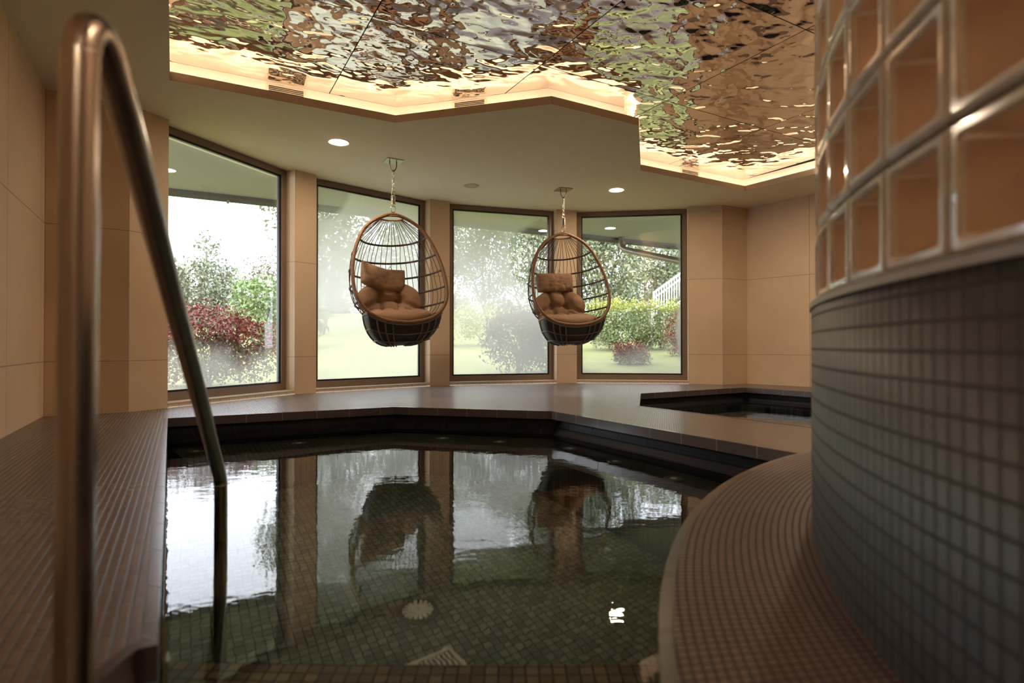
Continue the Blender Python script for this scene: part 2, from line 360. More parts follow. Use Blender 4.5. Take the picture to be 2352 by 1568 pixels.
# coping + hand-hold gutter + basin of each pool
def coping(idx, poly, name_basin):
    bm = B(); n = len(poly); po = offset(poly, .0245); pg = offset(poly, .06); l = bm.loops.layers.uv.verify()
    prof = [(po, 0.0), (po, .0025), (poly, .0025), (poly, -.058), (pg, -.058)]
    for (A, za), (C, zc) in zip(prof, prof[1:]):
        u = 0
        for i in range(n):
            j = (i + 1) % n; d = (poly[j] - poly[i]).length
            face(bm, [(A[i].x, A[i].y, za), (A[j].x, A[j].y, za), (C[j].x, C[j].y, zc), (C[i].x, C[i].y, zc)], [(u, 0.1), (u + d, 0.1), (u + d, .2), (u, .2)]); u += d
    struct(new_obj('trim_%d' % idx, bm, 'coping'))
    bm = B(); prof = []
    for q in range(7):
        a = q / 6; prof.append((offset(poly, .06 - .075 * a ** 2.2), -.058 - .125 * a))
    prof.append((offset(poly, -.015), -.40))
    for (A, za), (C, zc) in zip(prof, prof[1:]):
        u = .07
        for i in range(n):
            j = (i + 1) % n; d = (poly[j] - poly[i]).length
            face(bm, [(A[i].x, A[i].y, za), (A[j].x, A[j].y, za), (C[j].x, C[j].y, zc), (C[i].x, C[i].y, zc)], [(u, 0.1), (u + d, 0.1), (u + d, .2), (u, .2)])
            u += d
    g = struct(new_obj(name_basin + '_gutter', bm, 'gutter', smooth=False))
    return g
coping(1, pool, 'pool'); coping(2, pool2, 'plunge_pool')
pin = offset(pool, -.015)
bm = B()
ZF = POOLZ - .98
prism(bm, pin, ZF, -.39, 0, caps=False); flat(bm, [pin], ZF, 0)
struct(new_obj('pool_basin', bm, 'basin_floor'))
ZB = POOLZ - .20
inner = [V(-1.85, 3.35), V(-.93, 4.12), V(.05, 3.85), V(.86, 2.50)]
bench = [pin[0], pin[1], pin[2], pin[3]] + inner[::-1]
bm = B(); prism(bm, bench, ZF + .001, ZB, 0); struct(new_obj('pool_bench', bm, 'bench_tile'))
bm = B(); prism(bm, [V(-.895, 1.46), V(.43, 1.475), V(.20, .63), V(-.40, .63), V(-.56, .90)], ZF + .001, POOLZ - .30, 0); struct(new_obj('pool_step', bm, 'step_tile'))
pin2 = offset(pool2, -.015)
bm = B(); prism(bm, pin2, ZF, -.39, 0, caps=False); flat(bm, [pin2], ZF, 0); struct(new_obj('plunge_pool_basin', bm, 'basin_floor'))
for nm, pp, lb in (('pool_water', pool, 'clear dark green water filling the large angular pool in front'), ('pool_water', pool2, 'dark water in the small far pool at the right')):
    bm = B(); flat(bm, [offset(pp, .03)], POOLZ)
    bm.normal_update()
    for f in bm.faces:
        if f.normal.z < 0: f.normal_flip()
    tag(new_obj(nm, bm, 'water'), lb, 'water', kind='stuff')

# curved walkway round the tiled wall: thin tiled slab, UV = arc length, distance from the wall
bm = B(); NA = 90
for i in range(NA):
    a0, a1 = 112 + (188 - 112) * i / NA, 112 + (188 - 112) * (i + 1) / NA
    def pt(a, s):
        pi_ = V(WC[0] + (WR - .005) * math.cos(R(a)), WC[1] + (WR - .005) * math.sin(R(a))); po_ = V(OC[0] + (OR - .0245) * math.cos(R(a)), OC[1] + (OR - .0245) * math.sin(R(a)))
        return pi_ + (po_ - pi_) * s, (po_ - pi_).length * s
    (p0, v0), (p1, v1), (p2, v2), (p3, v3) = pt(a0, 0), pt(a1, 0), pt(a1, 1), pt(a0, 1)
    u0, u1 = R(a0) * 2.85, R(a1) * 2.85
    face(bm, [(p0.x, p0.y, .0024), (p1.x, p1.y, .0024), (p2.x, p2.y, .0024), (p3.x, p3.y, .0024)], [(u0, v0), (u1, v1), (u1, v2), (u0, v3)])
bmesh.ops.remove_doubles(bm, verts=bm.verts, dist=1e-5)
bm.normal_update()
for f in bm.faces:
    if f.normal.z < 0: f.normal_flip()
struct(new_obj('curved_walkway', bm, 'deck_curve'))

# ceiling with its polygonal opening, lip, light cove and mirrored panels
opening = [C2(390, 184), C2(909, 282), C2(1266.7, 239), C2(1467, 288), C2(1471.5, 391), C2(1710.6, 439)]
dirr = (C2(1852, 404) - C2(1710.6, 439)).normalized(); opening.append(opening[-1] + dirr * 3.0)
dl = (C2(388, 0) - C2(390, 184)).normalized()
opening += [V(4.2, -1.0), V(opening[0].x + dl.x * 5.6, -1.0), opening[0] + dl * 5.0]
room_o = offset(room, .40)
bm = B(); flat(bm, [room_o, opening], H)
ZM = 2.505
cove_b = offset(opening, .12); lip_in = offset(opening, .022)
n = len(opening)
for i in range(n):
    j = (i + 1) % n
    face(bm, [(opening[i].x, opening[i].y, H), (opening[j].x, opening[j].y, H), (opening[j].x, opening[j].y, H + .062), (opening[i].x, opening[i].y, H + .062)], mi=2)
    face(bm, [(opening[i].x, opening[i].y, H + .062), (opening[j].x, opening[j].y, H + .062), (lip_in[j].x, lip_in[j].y, H + .062), (lip_in[i].x, lip_in[i].y, H + .062)], mi=1)
    face(bm, [(lip_in[i].x, lip_in[i].y, H + .062), (lip_in[j].x, lip_in[j].y, H + .062), (lip_in[j].x, lip_in[j].y, H + .01), (lip_in[i].x, lip_in[i].y, H + .01)], mi=1)
    face(bm, [(lip_in[i].x, lip_in[i].y, H + .01), (lip_in[j].x, lip_in[j].y, H + .01), (cove_b[j].x, cove_b[j].y, H + .01), (cove_b[i].x, cove_b[i].y, H + .01)], mi=1)
    face(bm, [(cove_b[i].x, cove_b[i].y, H + .01), (cove_b[j].x, cove_b[j].y, H + .01), (cove_b[j].x, cove_b[j].y, ZM), (cove_b[i].x, cove_b[i].y, ZM)], mi=1)
struct(new_obj('ceiling', bm, ['ceiling_paint', 'cove_paint', 'lip_paint']))
bm = B(); flat(bm, [offset(room, 1.6)], 2.75)
struct(new_obj('sky_block_cover', bm, 'ceiling_paint'))  # unseen cover over everything, added to keep sky light out
# LED strips lying in the cove, one per straight run
mid = offset(opening, .045)
names = ['the left end of the windows', 'the left window bay', 'the middle of the window wall', 'the step beside the right hanging chair', 'the notch above the right chair', 'the far right bay', 'the round glass block wall', 'the camera on the right', 'the camera', 'the left wall']
for i in range(n):
    a, b = mid[i], mid[(i + 1) % n]; d = b - a; L = d.length
    if L < .1: continue
    d.normalize(); nn = V(-d.y, d.x)
    bm = B(); box(bm, (a.x + d.x * .03 - nn.x * .005, a.y + d.y * .03 - nn.y * .005, H + .011), (d.x * (L - .06), d.y * (L - .06), 0), (nn.x * .01, nn.y * .01, 0), (0, 0, .008))
    tag(new_obj('light_strip', bm, 'led_strip'), 'warm cove light strip, run by ' + names[i % len(names)], 'light', 'cove light strips')
# mirrored panels: grid measured from the joints
g0 = P(1530.3, 231.9, ZM); ga = R(29.6); ux = V(math.cos(ga), math.sin(ga)); uy = V(-math.sin(ga), math.cos(ga)); PS = 1.215
ordw = ['first', 'second', 'third', 'fourth', 'fifth', 'sixth', 'seventh', 'eighth', 'ninth', 'tenth', 'eleventh', 'twelfth']
def inside(p, poly):
    c = False
    for i in range(len(poly)):
        a, b = poly[i], poly[i - 1]
        if (a.y > p.y) != (b.y > p.y) and p.x < (b.x - a.x) * (p.y - a.y) / (b.y - a.y) + a.x: c = not c
    return c
for r_ in range(1, -7, -1):
    for c_ in range(-5, 5):
        a = g0 + ux * (c_ * PS) + uy * (r_ - 1) * PS
        RL = PS * 2.3 if r_ == 1 else PS
        smp = [a + ux * PS * i / 4 + uy * RL * j / 4 for i in range(5) for j in range(5)]
        if not any(inside(s, opening) for s in smp): continue
        g = .0035
        bm = B(); box(bm, (-PS / 2 + g, -RL / 2 + g, 0), (PS - 2 * g, 0, 0), (0, RL - 2 * g, 0), (0, 0, .012))
        o = new_obj('ceiling_panel', bm, 'hammered_mirror'); ctr = a + ux * PS / 2 + uy * RL / 2
        o.location = (ctr.x, ctr.y, ZM + .001); o.rotation_euler = (0, 0, ga)
        tag(o, 'bronze hammered mirror ceiling panel, %s row from the windows, %s from the left' % (ordw[1 - r_], ordw[c_ + 5]), 'ceiling panel', 'hammered mirror ceiling panels')
bm = B(); flat(bm, [offset(opening, .5)], ZM + .03); struct(new_obj('trim_3', bm, 'slot_dark'))

# walls
def wall_seg(bm, a, b, th, z0=-.0, z1=H, mi=0, u0=0):
    d = (b - a).normalized(); nn = V(-d.y, d.x)                  # outward is left of travel (clockwise plan)
    prism(bm, [a, b, b + nn * th, a + nn * th], z0, z1, mi, u0=u0)
def n_out(a, b):
    d = (b - a).normalized(); return V(-d.y, d.x)
bm = B(); wall_seg(bm, W0, W1, .3, u0=.22); struct(new_obj('wall_left', bm, 'stone'))
bm = B(); DW = .20
n1 = n_out(Q[0], Q[1]); nw = [n_out(Q[i], Q[i + 1]) for i in (0, 2, 4, 6)]
prism(bm, [W2, Q[0], Q[0] + nw[0] * DW, W2 + nw[0] * DW], 0, H, 0)
wall_seg(bm, W1, W2, .3, mi=0)
prism(bm, [Q[1], Q[2], Q[2] + nw[1] * DW, Q[1] + nw[0] * DW], 0, H, 0)
prism(bm, [Q[3], Q[4], Q[4] + nw[2] * DW, Q[3] + nw[1] * DW], 0, H, 0)
prism(bm, [Q[5], Q[6], Q[6] + nw[3] * DW, Q[5] + nw[2] * DW], 0, H, 0)
prism(bm, [Q[7], Q[8], Q[8] + n_out(Q[7], Q[8]) * DW, Q[7] + nw[3] * DW], 0, H, 0)
wall_seg(bm, Q[8], Q[9], .3)
struct(new_obj('wall_back', bm, 'stone'))
bm = B(); wall_seg(bm, Q[9], E1, .3, u0=.10); wall_seg(bm, E1, E2, .3); struct(new_obj('wall_right', bm, 'stone'))
bm = B(); wall_seg(bm, E2, V(W0.x, -3.6), .3); wall_seg(bm, V(W0.x, -3.6), W0, .3) if abs(W0.y + 3.6) > .05 else None
struct(new_obj('wall_rear', bm, 'stone'))

# windows
def window(idx, a, b, pane):
    d = b - a; L = d.length; d.normalize(); nn = V(-d.y, d.x)
    root = bpy.data.objects.new('window_%d' % idx, None); col.objects.link(root); root['kind'] = 'structure'
    root.location = (a.x, a.y, 0); root.rotation_euler = (0, 0, math.atan2(d.y, d.x))
    # local: x along, y outward, z up
    bm = B(); box(bm, (.003, .004, .001), (L - .006, 0, 0), (0, DW - .01, 0), (0, 0, .034)); new_obj('sill_tiles', bm, 'sill_tile', root)
    bm = B(); box(bm, (.003, 0, .035), (L - .006, 0, 0), (0, DW, 0), (0, 0, .008)); new_obj('sill', bm, 'ledge_white', root)
    z0, z1, fw = .0435, H - .002, .058; y0, y1 = .115, .185
    bm = B()
    box(bm, (.002, y0, z0), (L - .004, 0, 0), (0, y1 - y0, 0), (0, 0, fw + .012)); box(bm, (.002, y0, z1 - fw), (L - .004, 0, 0), (0, y1 - y0, 0), (0, 0, fw))
    box(bm, (.002, y0, z0 + fw + .0125), (fw, 0, 0), (0, y1 - y0, 0), (0, 0, z1 - z0 - 2 * fw - .013)); box(bm, (L - fw - .002, y0, z0 + fw + .0125), (fw, 0, 0), (0, y1 - y0, 0), (0, 0, z1 - z0 - 2 * fw - .013))
    new_obj('window_frame', bm, 'frame_brown', root)
    x0, x1, zb, zt = fw + .003, L - fw - .003, z0 + fw + .013, z1 - fw - .001; g = .017
    bm = B()
    for (o_, e1, e2) in (((x0, y0 + .018, zb), (x1 - x0, 0, 0), (0, 0, g)), ((x0, y0 + .018, zt - g), (x1 - x0, 0, 0), (0, 0, g)), ((x0, y0 + .018, zb + g), (g, 0, 0), (0, 0, zt - zb - 2 * g)), ((x1 - g, y0 + .018, zb + g), (g, 0, 0), (0, 0, zt - zb - 2 * g))):
        box(bm, o_, e1, (0, .03, 0), e2)
    new_obj('gasket', bm, 'gasket', root)
    bm = B(); face(bm, [(x0 + g * .5, y0 + .033, zb + g * .5), (x1 - g * .5, y0 + .033, zb + g * .5), (x1 - g * .5, y0 + .033, zt - g * .5), (x0 + g * .5, y0 + .033, zt - g * .5)], [(0, 0), (1, 0), (1, 1), (0, 1)])
    new_obj('glass_pane', bm, pane, root)
for i in range(4): window(i + 1, Q[2 * i], Q[2 * i + 1], 'pane_%d' % (i + 1))

# round tiled wall with ledge
AS, AE = 118, 236
bm = B(); NS = 120
def cyl(bm, r, a0, a1, n, z0, z1, mi=0, c=WC):
    for i in range(n):
        b0, b1 = R(a0 + (a1 - a0) * i / n), R(a0 + (a1 - a0) * (i + 1) / n)
        p, q = V(c[0] + r * math.cos(b0), c[1] + r * math.sin(b0)), V(c[0] + r * math.cos(b1), c[1] + r * math.sin(b1))
        f = face(bm, [(p.x, p.y, z0), (q.x, q.y, z0), (q.x, q.y, z1), (p.x, p.y, z1)], [(r * b0, z0), (r * b1, z0), (r * b1, z1), (r * b0, z1)], mi); f.smooth = True
def ring_flat(bm, r0, r1, a0, a1, n, z, mi=0, c=WC):
    for i in range(n):
        b0, b1 = R(a0 + (a1 - a0) * i / n), R(a0 + (a1 - a0) * (i + 1) / n)
        face(bm, [(c[0] + r * math.cos(b), c[1] + r * math.sin(b), z) for r, b in ((r0, b0), (r1, b0), (r1, b1), (r0, b1))], [(0, 0), (1, 0), (1, 1), (0, 1)], mi)
ZT = .597
cyl(bm, WR, AS, AE, NS, 0, ZT); cyl(bm, WR - .16, AS, AE, NS, 0, ZT); ring_flat(bm, WR - .16, WR, AS, AE, NS, ZT)
for a in (AS, AE):
    ca, sa = math.cos(R(a)), math.sin(R(a)); face(bm, [(WC[0] + r * ca, WC[1] + r * sa, z) for r, z in ((WR - .16, 0), (WR, 0), (WR, ZT), (WR - .16, ZT))], [(0, 0), (.16, 0), (.16, ZT), (0, ZT)])
bmesh.ops.remove_doubles(bm, verts=bm.verts, dist=1e-5)
struct(new_obj('wall_curved', bm, 'dark_tile'))
bm = B(); cyl(bm, WR + .004, AS, AE, NS, ZT, ZT + .014); ring_flat(bm, WR - .165, WR + .004, AS, AE, NS, ZT + .014); ring_flat(bm, WR, WR + .004, AS, AE, NS, ZT); cyl(bm, WR - .165, AS, AE, NS, ZT, ZT + .014)
struct(new_obj('trim_4', bm, 'ledge_tan'))

# glass blocks: a curved stack-bond screen on the ledge
PB = .178; dA = math.degrees(PB / WR); Z0B = ZT + .015; DB = .095
def block_mesh():
    s = PB - .008; h = s / 2
    # frame: bevelled rim ring, local x along, y outward to the pool (front face y=0), z up
    bm = B(); rim = .019
    prof = [(h, -DB), (h, -.006), (h - .006, 0), (h - rim + .004, 0), (h - rim, -.006), (h - rim, -DB)]
    def sq(v, y):
        r = .010 if v < h - .01 else .004; pts = []
        for cx, cz, a0 in ((v - r, v - r, 0), (-v + r, v - r, 90), (-v + r, -v + r, 180), (v - r, -v + r, 270)):
            for q in range(4): pts.append((cx + r * math.cos(R(a0 + q * 30)), y, cz + r * math.sin(R(a0 + q * 30))))
        return pts
    rings = [[bm.verts.new(p) for p in sq(*q)] for q in prof]
    for A, C in zip(rings, rings[1:] + rings[:1]):
        for i in range(len(A)): bm.faces.new([A[i], A[(i + 1) % 16], C[(i + 1) % 16], C[i]])
    bmesh.ops.recalc_face_normals(bm, faces=bm.faces)
    me = bpy.data.meshes.new('block_rim'); bm.to_mesh(me); bm.free(); me.materials.append(MATS['rim_glass'])
    v = h - rim
    # hollow inside: lining of the cavity, open to the front, with the far pane at the back
    bm = B()
    c = [(-v, -.012), (v, -.012)]
    a, b = -.010, -DB + .008
    for (p, q) in (((-v, -v), (v, -v)), ((v, -v), (v, v)), ((v, v), (-v, v)), ((-v, v), (-v, -v))):
        w_ = .0008
        sx, sz = (1 - w_ / v), (1 - w_ / v)
        face(bm, [(p[0] * sx, a, p[1] * sz), (q[0] * sx, a, q[1] * sz), (q[0] * sx, b, q[1] * sz), (p[0] * sx, b, p[1] * sz)])
    me3 = bpy.data.meshes.new('block_cavity'); bm.to_mesh(me3); bm.free(); me3.materials.append(MATS['block_core'])
    bm = B(); face(bm, [(-v, b, -v), (v, b, -v), (v, b, v), (-v, b, v)])
    me2 = bpy.data.meshes.new('block_pane'); bm.to_mesh(me2); bm.free(); me2.materials.append(MATS['block_glass'])
    return me, me3, me2
m = bpy.data.materials.new('block_glass'); m.use_nodes = True; n_ = m.node_tree; n_.nodes.clear()
o_ = n_.nodes.new('ShaderNodeOutputMaterial'); t_ = n_.nodes.new('ShaderNodeBsdfTransparent'); g_ = n_.nodes.new('ShaderNodeBsdfGlossy'); f_ = n_.nodes.new('ShaderNodeFresnel'); x_ = n_.nodes.new('ShaderNodeMixShader')
t_.inputs['Color'].default_value = (.95, .93, .90, 1); g_.inputs['Roughness'].default_value = .03; f_.inputs['IOR'].default_value = 1.12
for a, b in ((f_.outputs[0], x_.inputs[0]), (t_.outputs[0], x_.inputs[1]), (g_.outputs[0], x_.inputs[2]), (x_.outputs[0], o_.inputs['Surface'])): n_.links.new(a, b)
MATS['block_glass'] = m
rim_me, cav_me, pan_me = block_mesh()
for c_ in range(10):
    ang = 168.0 + dA * (c_ - 6 + .5)
    for r_ in range(10):
        z = Z0B + PB * (r_ + .5) + .002
        rw = 'bottom row' if r_ == 0 else ordw[r_] + ' row up'
        t = thing('glass_block', (WC[0] + (WR - .012) * math.cos(R(ang)), WC[1] + (WR - .012) * math.sin(R(ang)), z), 'clear square glass block with pale rim, %s, %s column from left' % (rw, ordw[c_]), 'glass block', 'glass blocks of the curved screen', R(ang - 90))
        for nm, me in (('rim', rim_me), ('cavity', cav_me), ('pane', pan_me)):
            q = bpy.data.objects.new(nm, me); col.objects.link(q); q.parent = t
bm = B(); A0, A1 = 168 - 6 * dA, 168 + 4 * dA
for r_ in range(11):
    z = Z0B + PB * r_ + .002
    if r_ == 0: continue
    cyl(bm, WR - .024, A0, A1, 40, z - .0035, z + .0035); ring_flat(bm, WR - .08, WR - .024, A0, A1, 40, z - .0035)
for c_ in range(11):
    a = R(A0 + dA * c_); ca, sa = math.cos(a), math.sin(a); r1 = WR - .024; p = V(WC[0] + r1 * ca, WC[1] + r1 * sa)
    box(bm, (p.x + sa * .0022, p.y - ca * .0022, Z0B), (-sa * .0044, ca * .0044, 0), (-ca * .05, -sa * .05, 0), (0, 0, PB * 10))
struct(new_obj('trim_5', bm, 'grout'))
# interior of the round room: peach wall facing the blocks
bm = B(); cyl(bm, 1.75, 100, 250, 60, 0, ZM, 0); struct(new_obj('wall_inner', bm, 'peach_wall'))

# ------------------------------------------------------------------ ceiling fittings
def downlight(p, label):
    t = thing('ceiling_light', (p.x, p.y, H), label, 'ceiling light', 'recessed ceiling lights')
    bm = B(); lathe(bm, [(.078, -.001), (.098, -.001), (.098, -.005), (.092, -.007), (.080, -.004), (.078, -.001)], seg=40); new_obj('trim_ring', bm, 'vent_cream', t, True)
    bm = B(); lathe(bm, [(.079, -.0015), (0, -.0015)], seg=40); new_obj('lens', bm, 'lamp_lens', t)
downlight(C2(778, 326), 'round glowing downlight in the ceiling left of the left hanging chair')
downlight(C2(1416, 436), 'round glowing downlight in the ceiling right of the right hanging chair')
downlight(V(-2.55, 1.9), 'unseen fill downlight added over the left deck, beside the left wall')  # unseen lamp over the deck, added for warm fill light
downlight(V(3.35, 5.6), 'unseen fill downlight added behind the round wall')  # out of view, added to warm the far right side
downlight(V(-1.6, -1.6), 'unseen fill downlight added behind the camera, left')  # lamps behind the camera are invented, they only add warm fill
downlight(V(.4, -1.8), 'unseen fill downlight added behind the camera, right')
downlight(V(-3.0, -.6), 'unseen fill downlight added over the rear left deck')
downlight(V(WC[0] + 2.15 * math.cos(R(152)), WC[1] + 2.15 * math.sin(R(152))), 'added fill downlight inside the round room')  # lamps in the round room are added to brighten the block cavities
downlight(V(WC[0] + 2.15 * math.cos(R(172)), WC[1] + 2.15 * math.sin(R(172))), 'added fill downlight inside the round room, near the blocks')
bm = B(); lathe(bm, [(.088, -.0005), (.088, -.004), (.084, -.006), (0, -.006)], C2(1082, 426.5).to_3d() + V(0, 0, H), seg=40)
tag(new_obj('ceiling_speaker', bm, 'speaker_cream', smooth=False), 'flat round ceiling speaker cover between the two hanging chairs', 'speaker')
# grilles on the cove wall
def vent(i, x0, x1, label):
    a, b = cove_b[i], cove_b[(i + 1) % n]; d = (b - a).normalized(); nn = V(-d.y, d.x)
    def hit(x):
        r = ray(x, 200); dd = V(r.x, r.y).normalized()      # intersect the ray's plan with the wall line
        den = d.x * (-dd.y) + dd.x * d.y; s = (-a.x * (-dd.y) + (-a.y) * dd.x * -1) / den if False else None
        # solve a + d*s = dd*t
        det = d.x * (-dd.y) - d.y * (-dd.x); return ((-a.x) * (-dd.y) - (-a.y) * (-dd.x)) / det
    s0, s1 = hit(x0), hit(x1); L = s1 - s0; p = a + d * s0
    t = thing('air_vent', (p.x, p.y, H + .062), label, 'vent', 'slotted air vents in the ceiling cove', math.atan2(d.y, d.x))
    zc = .062; hh = .040
    bm = B()
    box(bm, (-.02, -.005, zc - hh), (L + .04, 0, 0), (0, .004, 0), (0, 0, hh * 2)); new_obj('faceplate', bm, 'vent_cream', t)
    for q in range(5):
        bm = B(); box(bm, (0, -.0075, zc - .030 + q * .0125), (L, 0, 0), (0, .002, 0), (0, 0, .0065)); new_obj('slot', bm, 'slot_dark', t)
vent(0, 617, 697, 'cream slotted air vent in the cove above the first window')
vent(1, 1045, 1113, 'cream slotted air vent in the cove between the hanging chairs')
vent(4, 1566, 1602, 'small cream air vent in the cove at the right corner')

# ------------------------------------------------------------------ steel handrail
t = thing('handrail', (-.545, .715, 0), 'brushed steel handrail arching from the deck into the pool', 'handrail')
def rl(p): return Vector(p) - V(-.545, .715, 0)
rr = .0212
arcp = [(-.545, .715, POOLZ - .297), (-.545, .715, .0), (-.543, .715, .45), (-.541, .715, .82), (-.541, .717, .872), (-.541, .727, .900), (-.541, .743, .907), (-.545, .765, .896)]
down = [(-.553, .79, .875), (-.565, .829, .843), (-.614, .96, .751), (-.708, 1.20, .586), (-.817, 1.49, .38), (-.985, 1.925, .078), (-1.003, 1.970, .040), (-1.006, 1.982, .0), (-1.006, 1.982, -.25), (-1.006, 1.982, ZF + .003)]
bm = B(); tube(bm, catmull([rl(p) for p in arcp + down], 6), rr, 20); new_obj('rail_tube', bm, 'steel', t, True)
bm = B(); lathe(bm, [(rr + .0005, .006), (rr + .014, .006), (rr + .018, .0), (rr + .0005, .0)], rl((-1.006, 1.982, ZF + .003)), 24); new_obj('flange', bm, 'steel', t, True)
bm = B(); lathe(bm, [(rr + .0005, .006), (rr + .014, .006), (rr + .018, .0), (rr + .0005, .0)], rl((-.545, .715, POOLZ - .299)), 24); new_obj('flange', bm, 'steel', t, True)

# ------------------------------------------------------------------ pool fittings
def wpt(x, y, depth):
    r = ray(x, y); t_ = (POOLZ - CH) / r.z; p = V(r.x, r.y) * t_; h_ = V(r.x, r.y); s = h_.length / r.length / 1.33; tt = s / math.sqrt(1 - s * s)
    return p + h_.normalized() * tt * depth
jets = [(450, 1036, 'at the far left corner behind the handrail'), (687, 1017, 'below the first window pillar'), (1017, 1006, 'below the second window pillar'), (1148, 1014, 'below the third window'), (1309, 1029, 'at the bend of the pool edge'), (1413, 1059, 'halfway along the right pool edge'), (1547, 1098, 'nearest the curved walkway')]
for x, y, s in jets:
    p = wpt(x, y, .20)
    t = thing('pool_jet', (p.x, p.y, ZB + .001), 'round jet plate on the pool shelf, ' + s, 'pool jet', 'jet plates on the pool shelf')
    bm = B(); lathe(bm, [(.022, .002), (.024, .006), (.050, .006), (.054, .0)], seg=28); new_obj('plate', bm, 'grey_metal', t, True)
    bm = B(); lathe(bm, [(.020, .001), (.020, .004), (.008, .008), (0, .008)], seg=20); new_obj('nozzle', bm, 'white_plastic', t, True)
p = wpt(960, 1404, .98)
t = thing('pool_inlet', (p.x, p.y, ZF + .001), 'white round floor inlet with a ring of fins on the pool bottom', 'pool inlet')
bm = B(); lathe(bm, [(.064, .001), (.066, .005), (.085, .004), (.086, .0)], seg=40); new_obj('collar', bm, 'gutter_dark', t)
bm = B(); lathe(bm, [(.034, .004), (.034, .016), (.030, .018), (.006, .018), (.005, .012), (0, .012)], seg=32); new_obj('hub', bm, 'white_plastic', t)
for q in range(16):
    bm = B(); a = 2 * math.pi * q / 16; c, s = math.cos(a), math.sin(a)
    box(bm, (c * .034 + s * .007, s * .034 - c * .007, .003), (c * .028, s * .028, 0), (-s * .014, c * .014, 0), (0, 0, .011)); new_obj('fin', bm, 'white_plastic', t)
p = wpt(1010, 1546, .98)
t = thing('drain_grate', (p.x, p.y, ZF + .001), 'white square drain grate on the pool bottom, cut off by the step', 'drain grate', rz=R(35)); t.scale = (.85, .85, 1)
bm = B()
for a in range(4):
    c, s = math.cos(a * math.pi / 2), math.sin(a * math.pi / 2)
    box(bm, (-.11 * c + .11 * s, -.11 * s - .11 * c, 0), (.22 * c, .22 * s, 0), (-.018 * s, .018 * c, 0), (0, 0, .014))
new_obj('frame', bm, 'white_plastic', t)
bm = B()
for q in range(9): box(bm, (-.088 + q * .02, -.09, 0), (.011, 0, 0), (0, .18, 0), (0, 0, .010))
new_obj('grate', bm, 'white_plastic', t)

# ------------------------------------------------------------------ hanging egg chairs
WT = [(0, 0), (.012, .055), (.03, .11), (.055, .17), (.10, .245), (.14, .292), (.20, .338), (.26, .372), (.38, .424), (.5, .454), (.62, .468), (.74, .462), (.83, .425), (.90, .365), (.95, .285), (.98, .19), (.995, .09), (1.0, 0)]
HR = 1.085
def rimpt(tt, s): return V(s * lerp1(tt, WT), -.30 * tt ** 1.25, -HR * tt)         # local: front is -y
YB = [(0, .10), (.05, .16), (.2, .30), (.36, .39), (.5, .42), (.65, .42), (.8, .38), (1, .30)]
def shell(tt, a):                                                                   # a 0..pi from +x rim round the back to -x rim
    r_ = rimpt(tt, 1); s = math.sin(a); c = math.cos(a)
    c = math.copysign(abs(c) ** .92, c)
    return V(lerp1(tt, WT) * c, r_.y + (lerp1(tt, YB) - r_.y) * s ** .85 if s > 1e-9 else r_.y, r_.z - .055 * s)
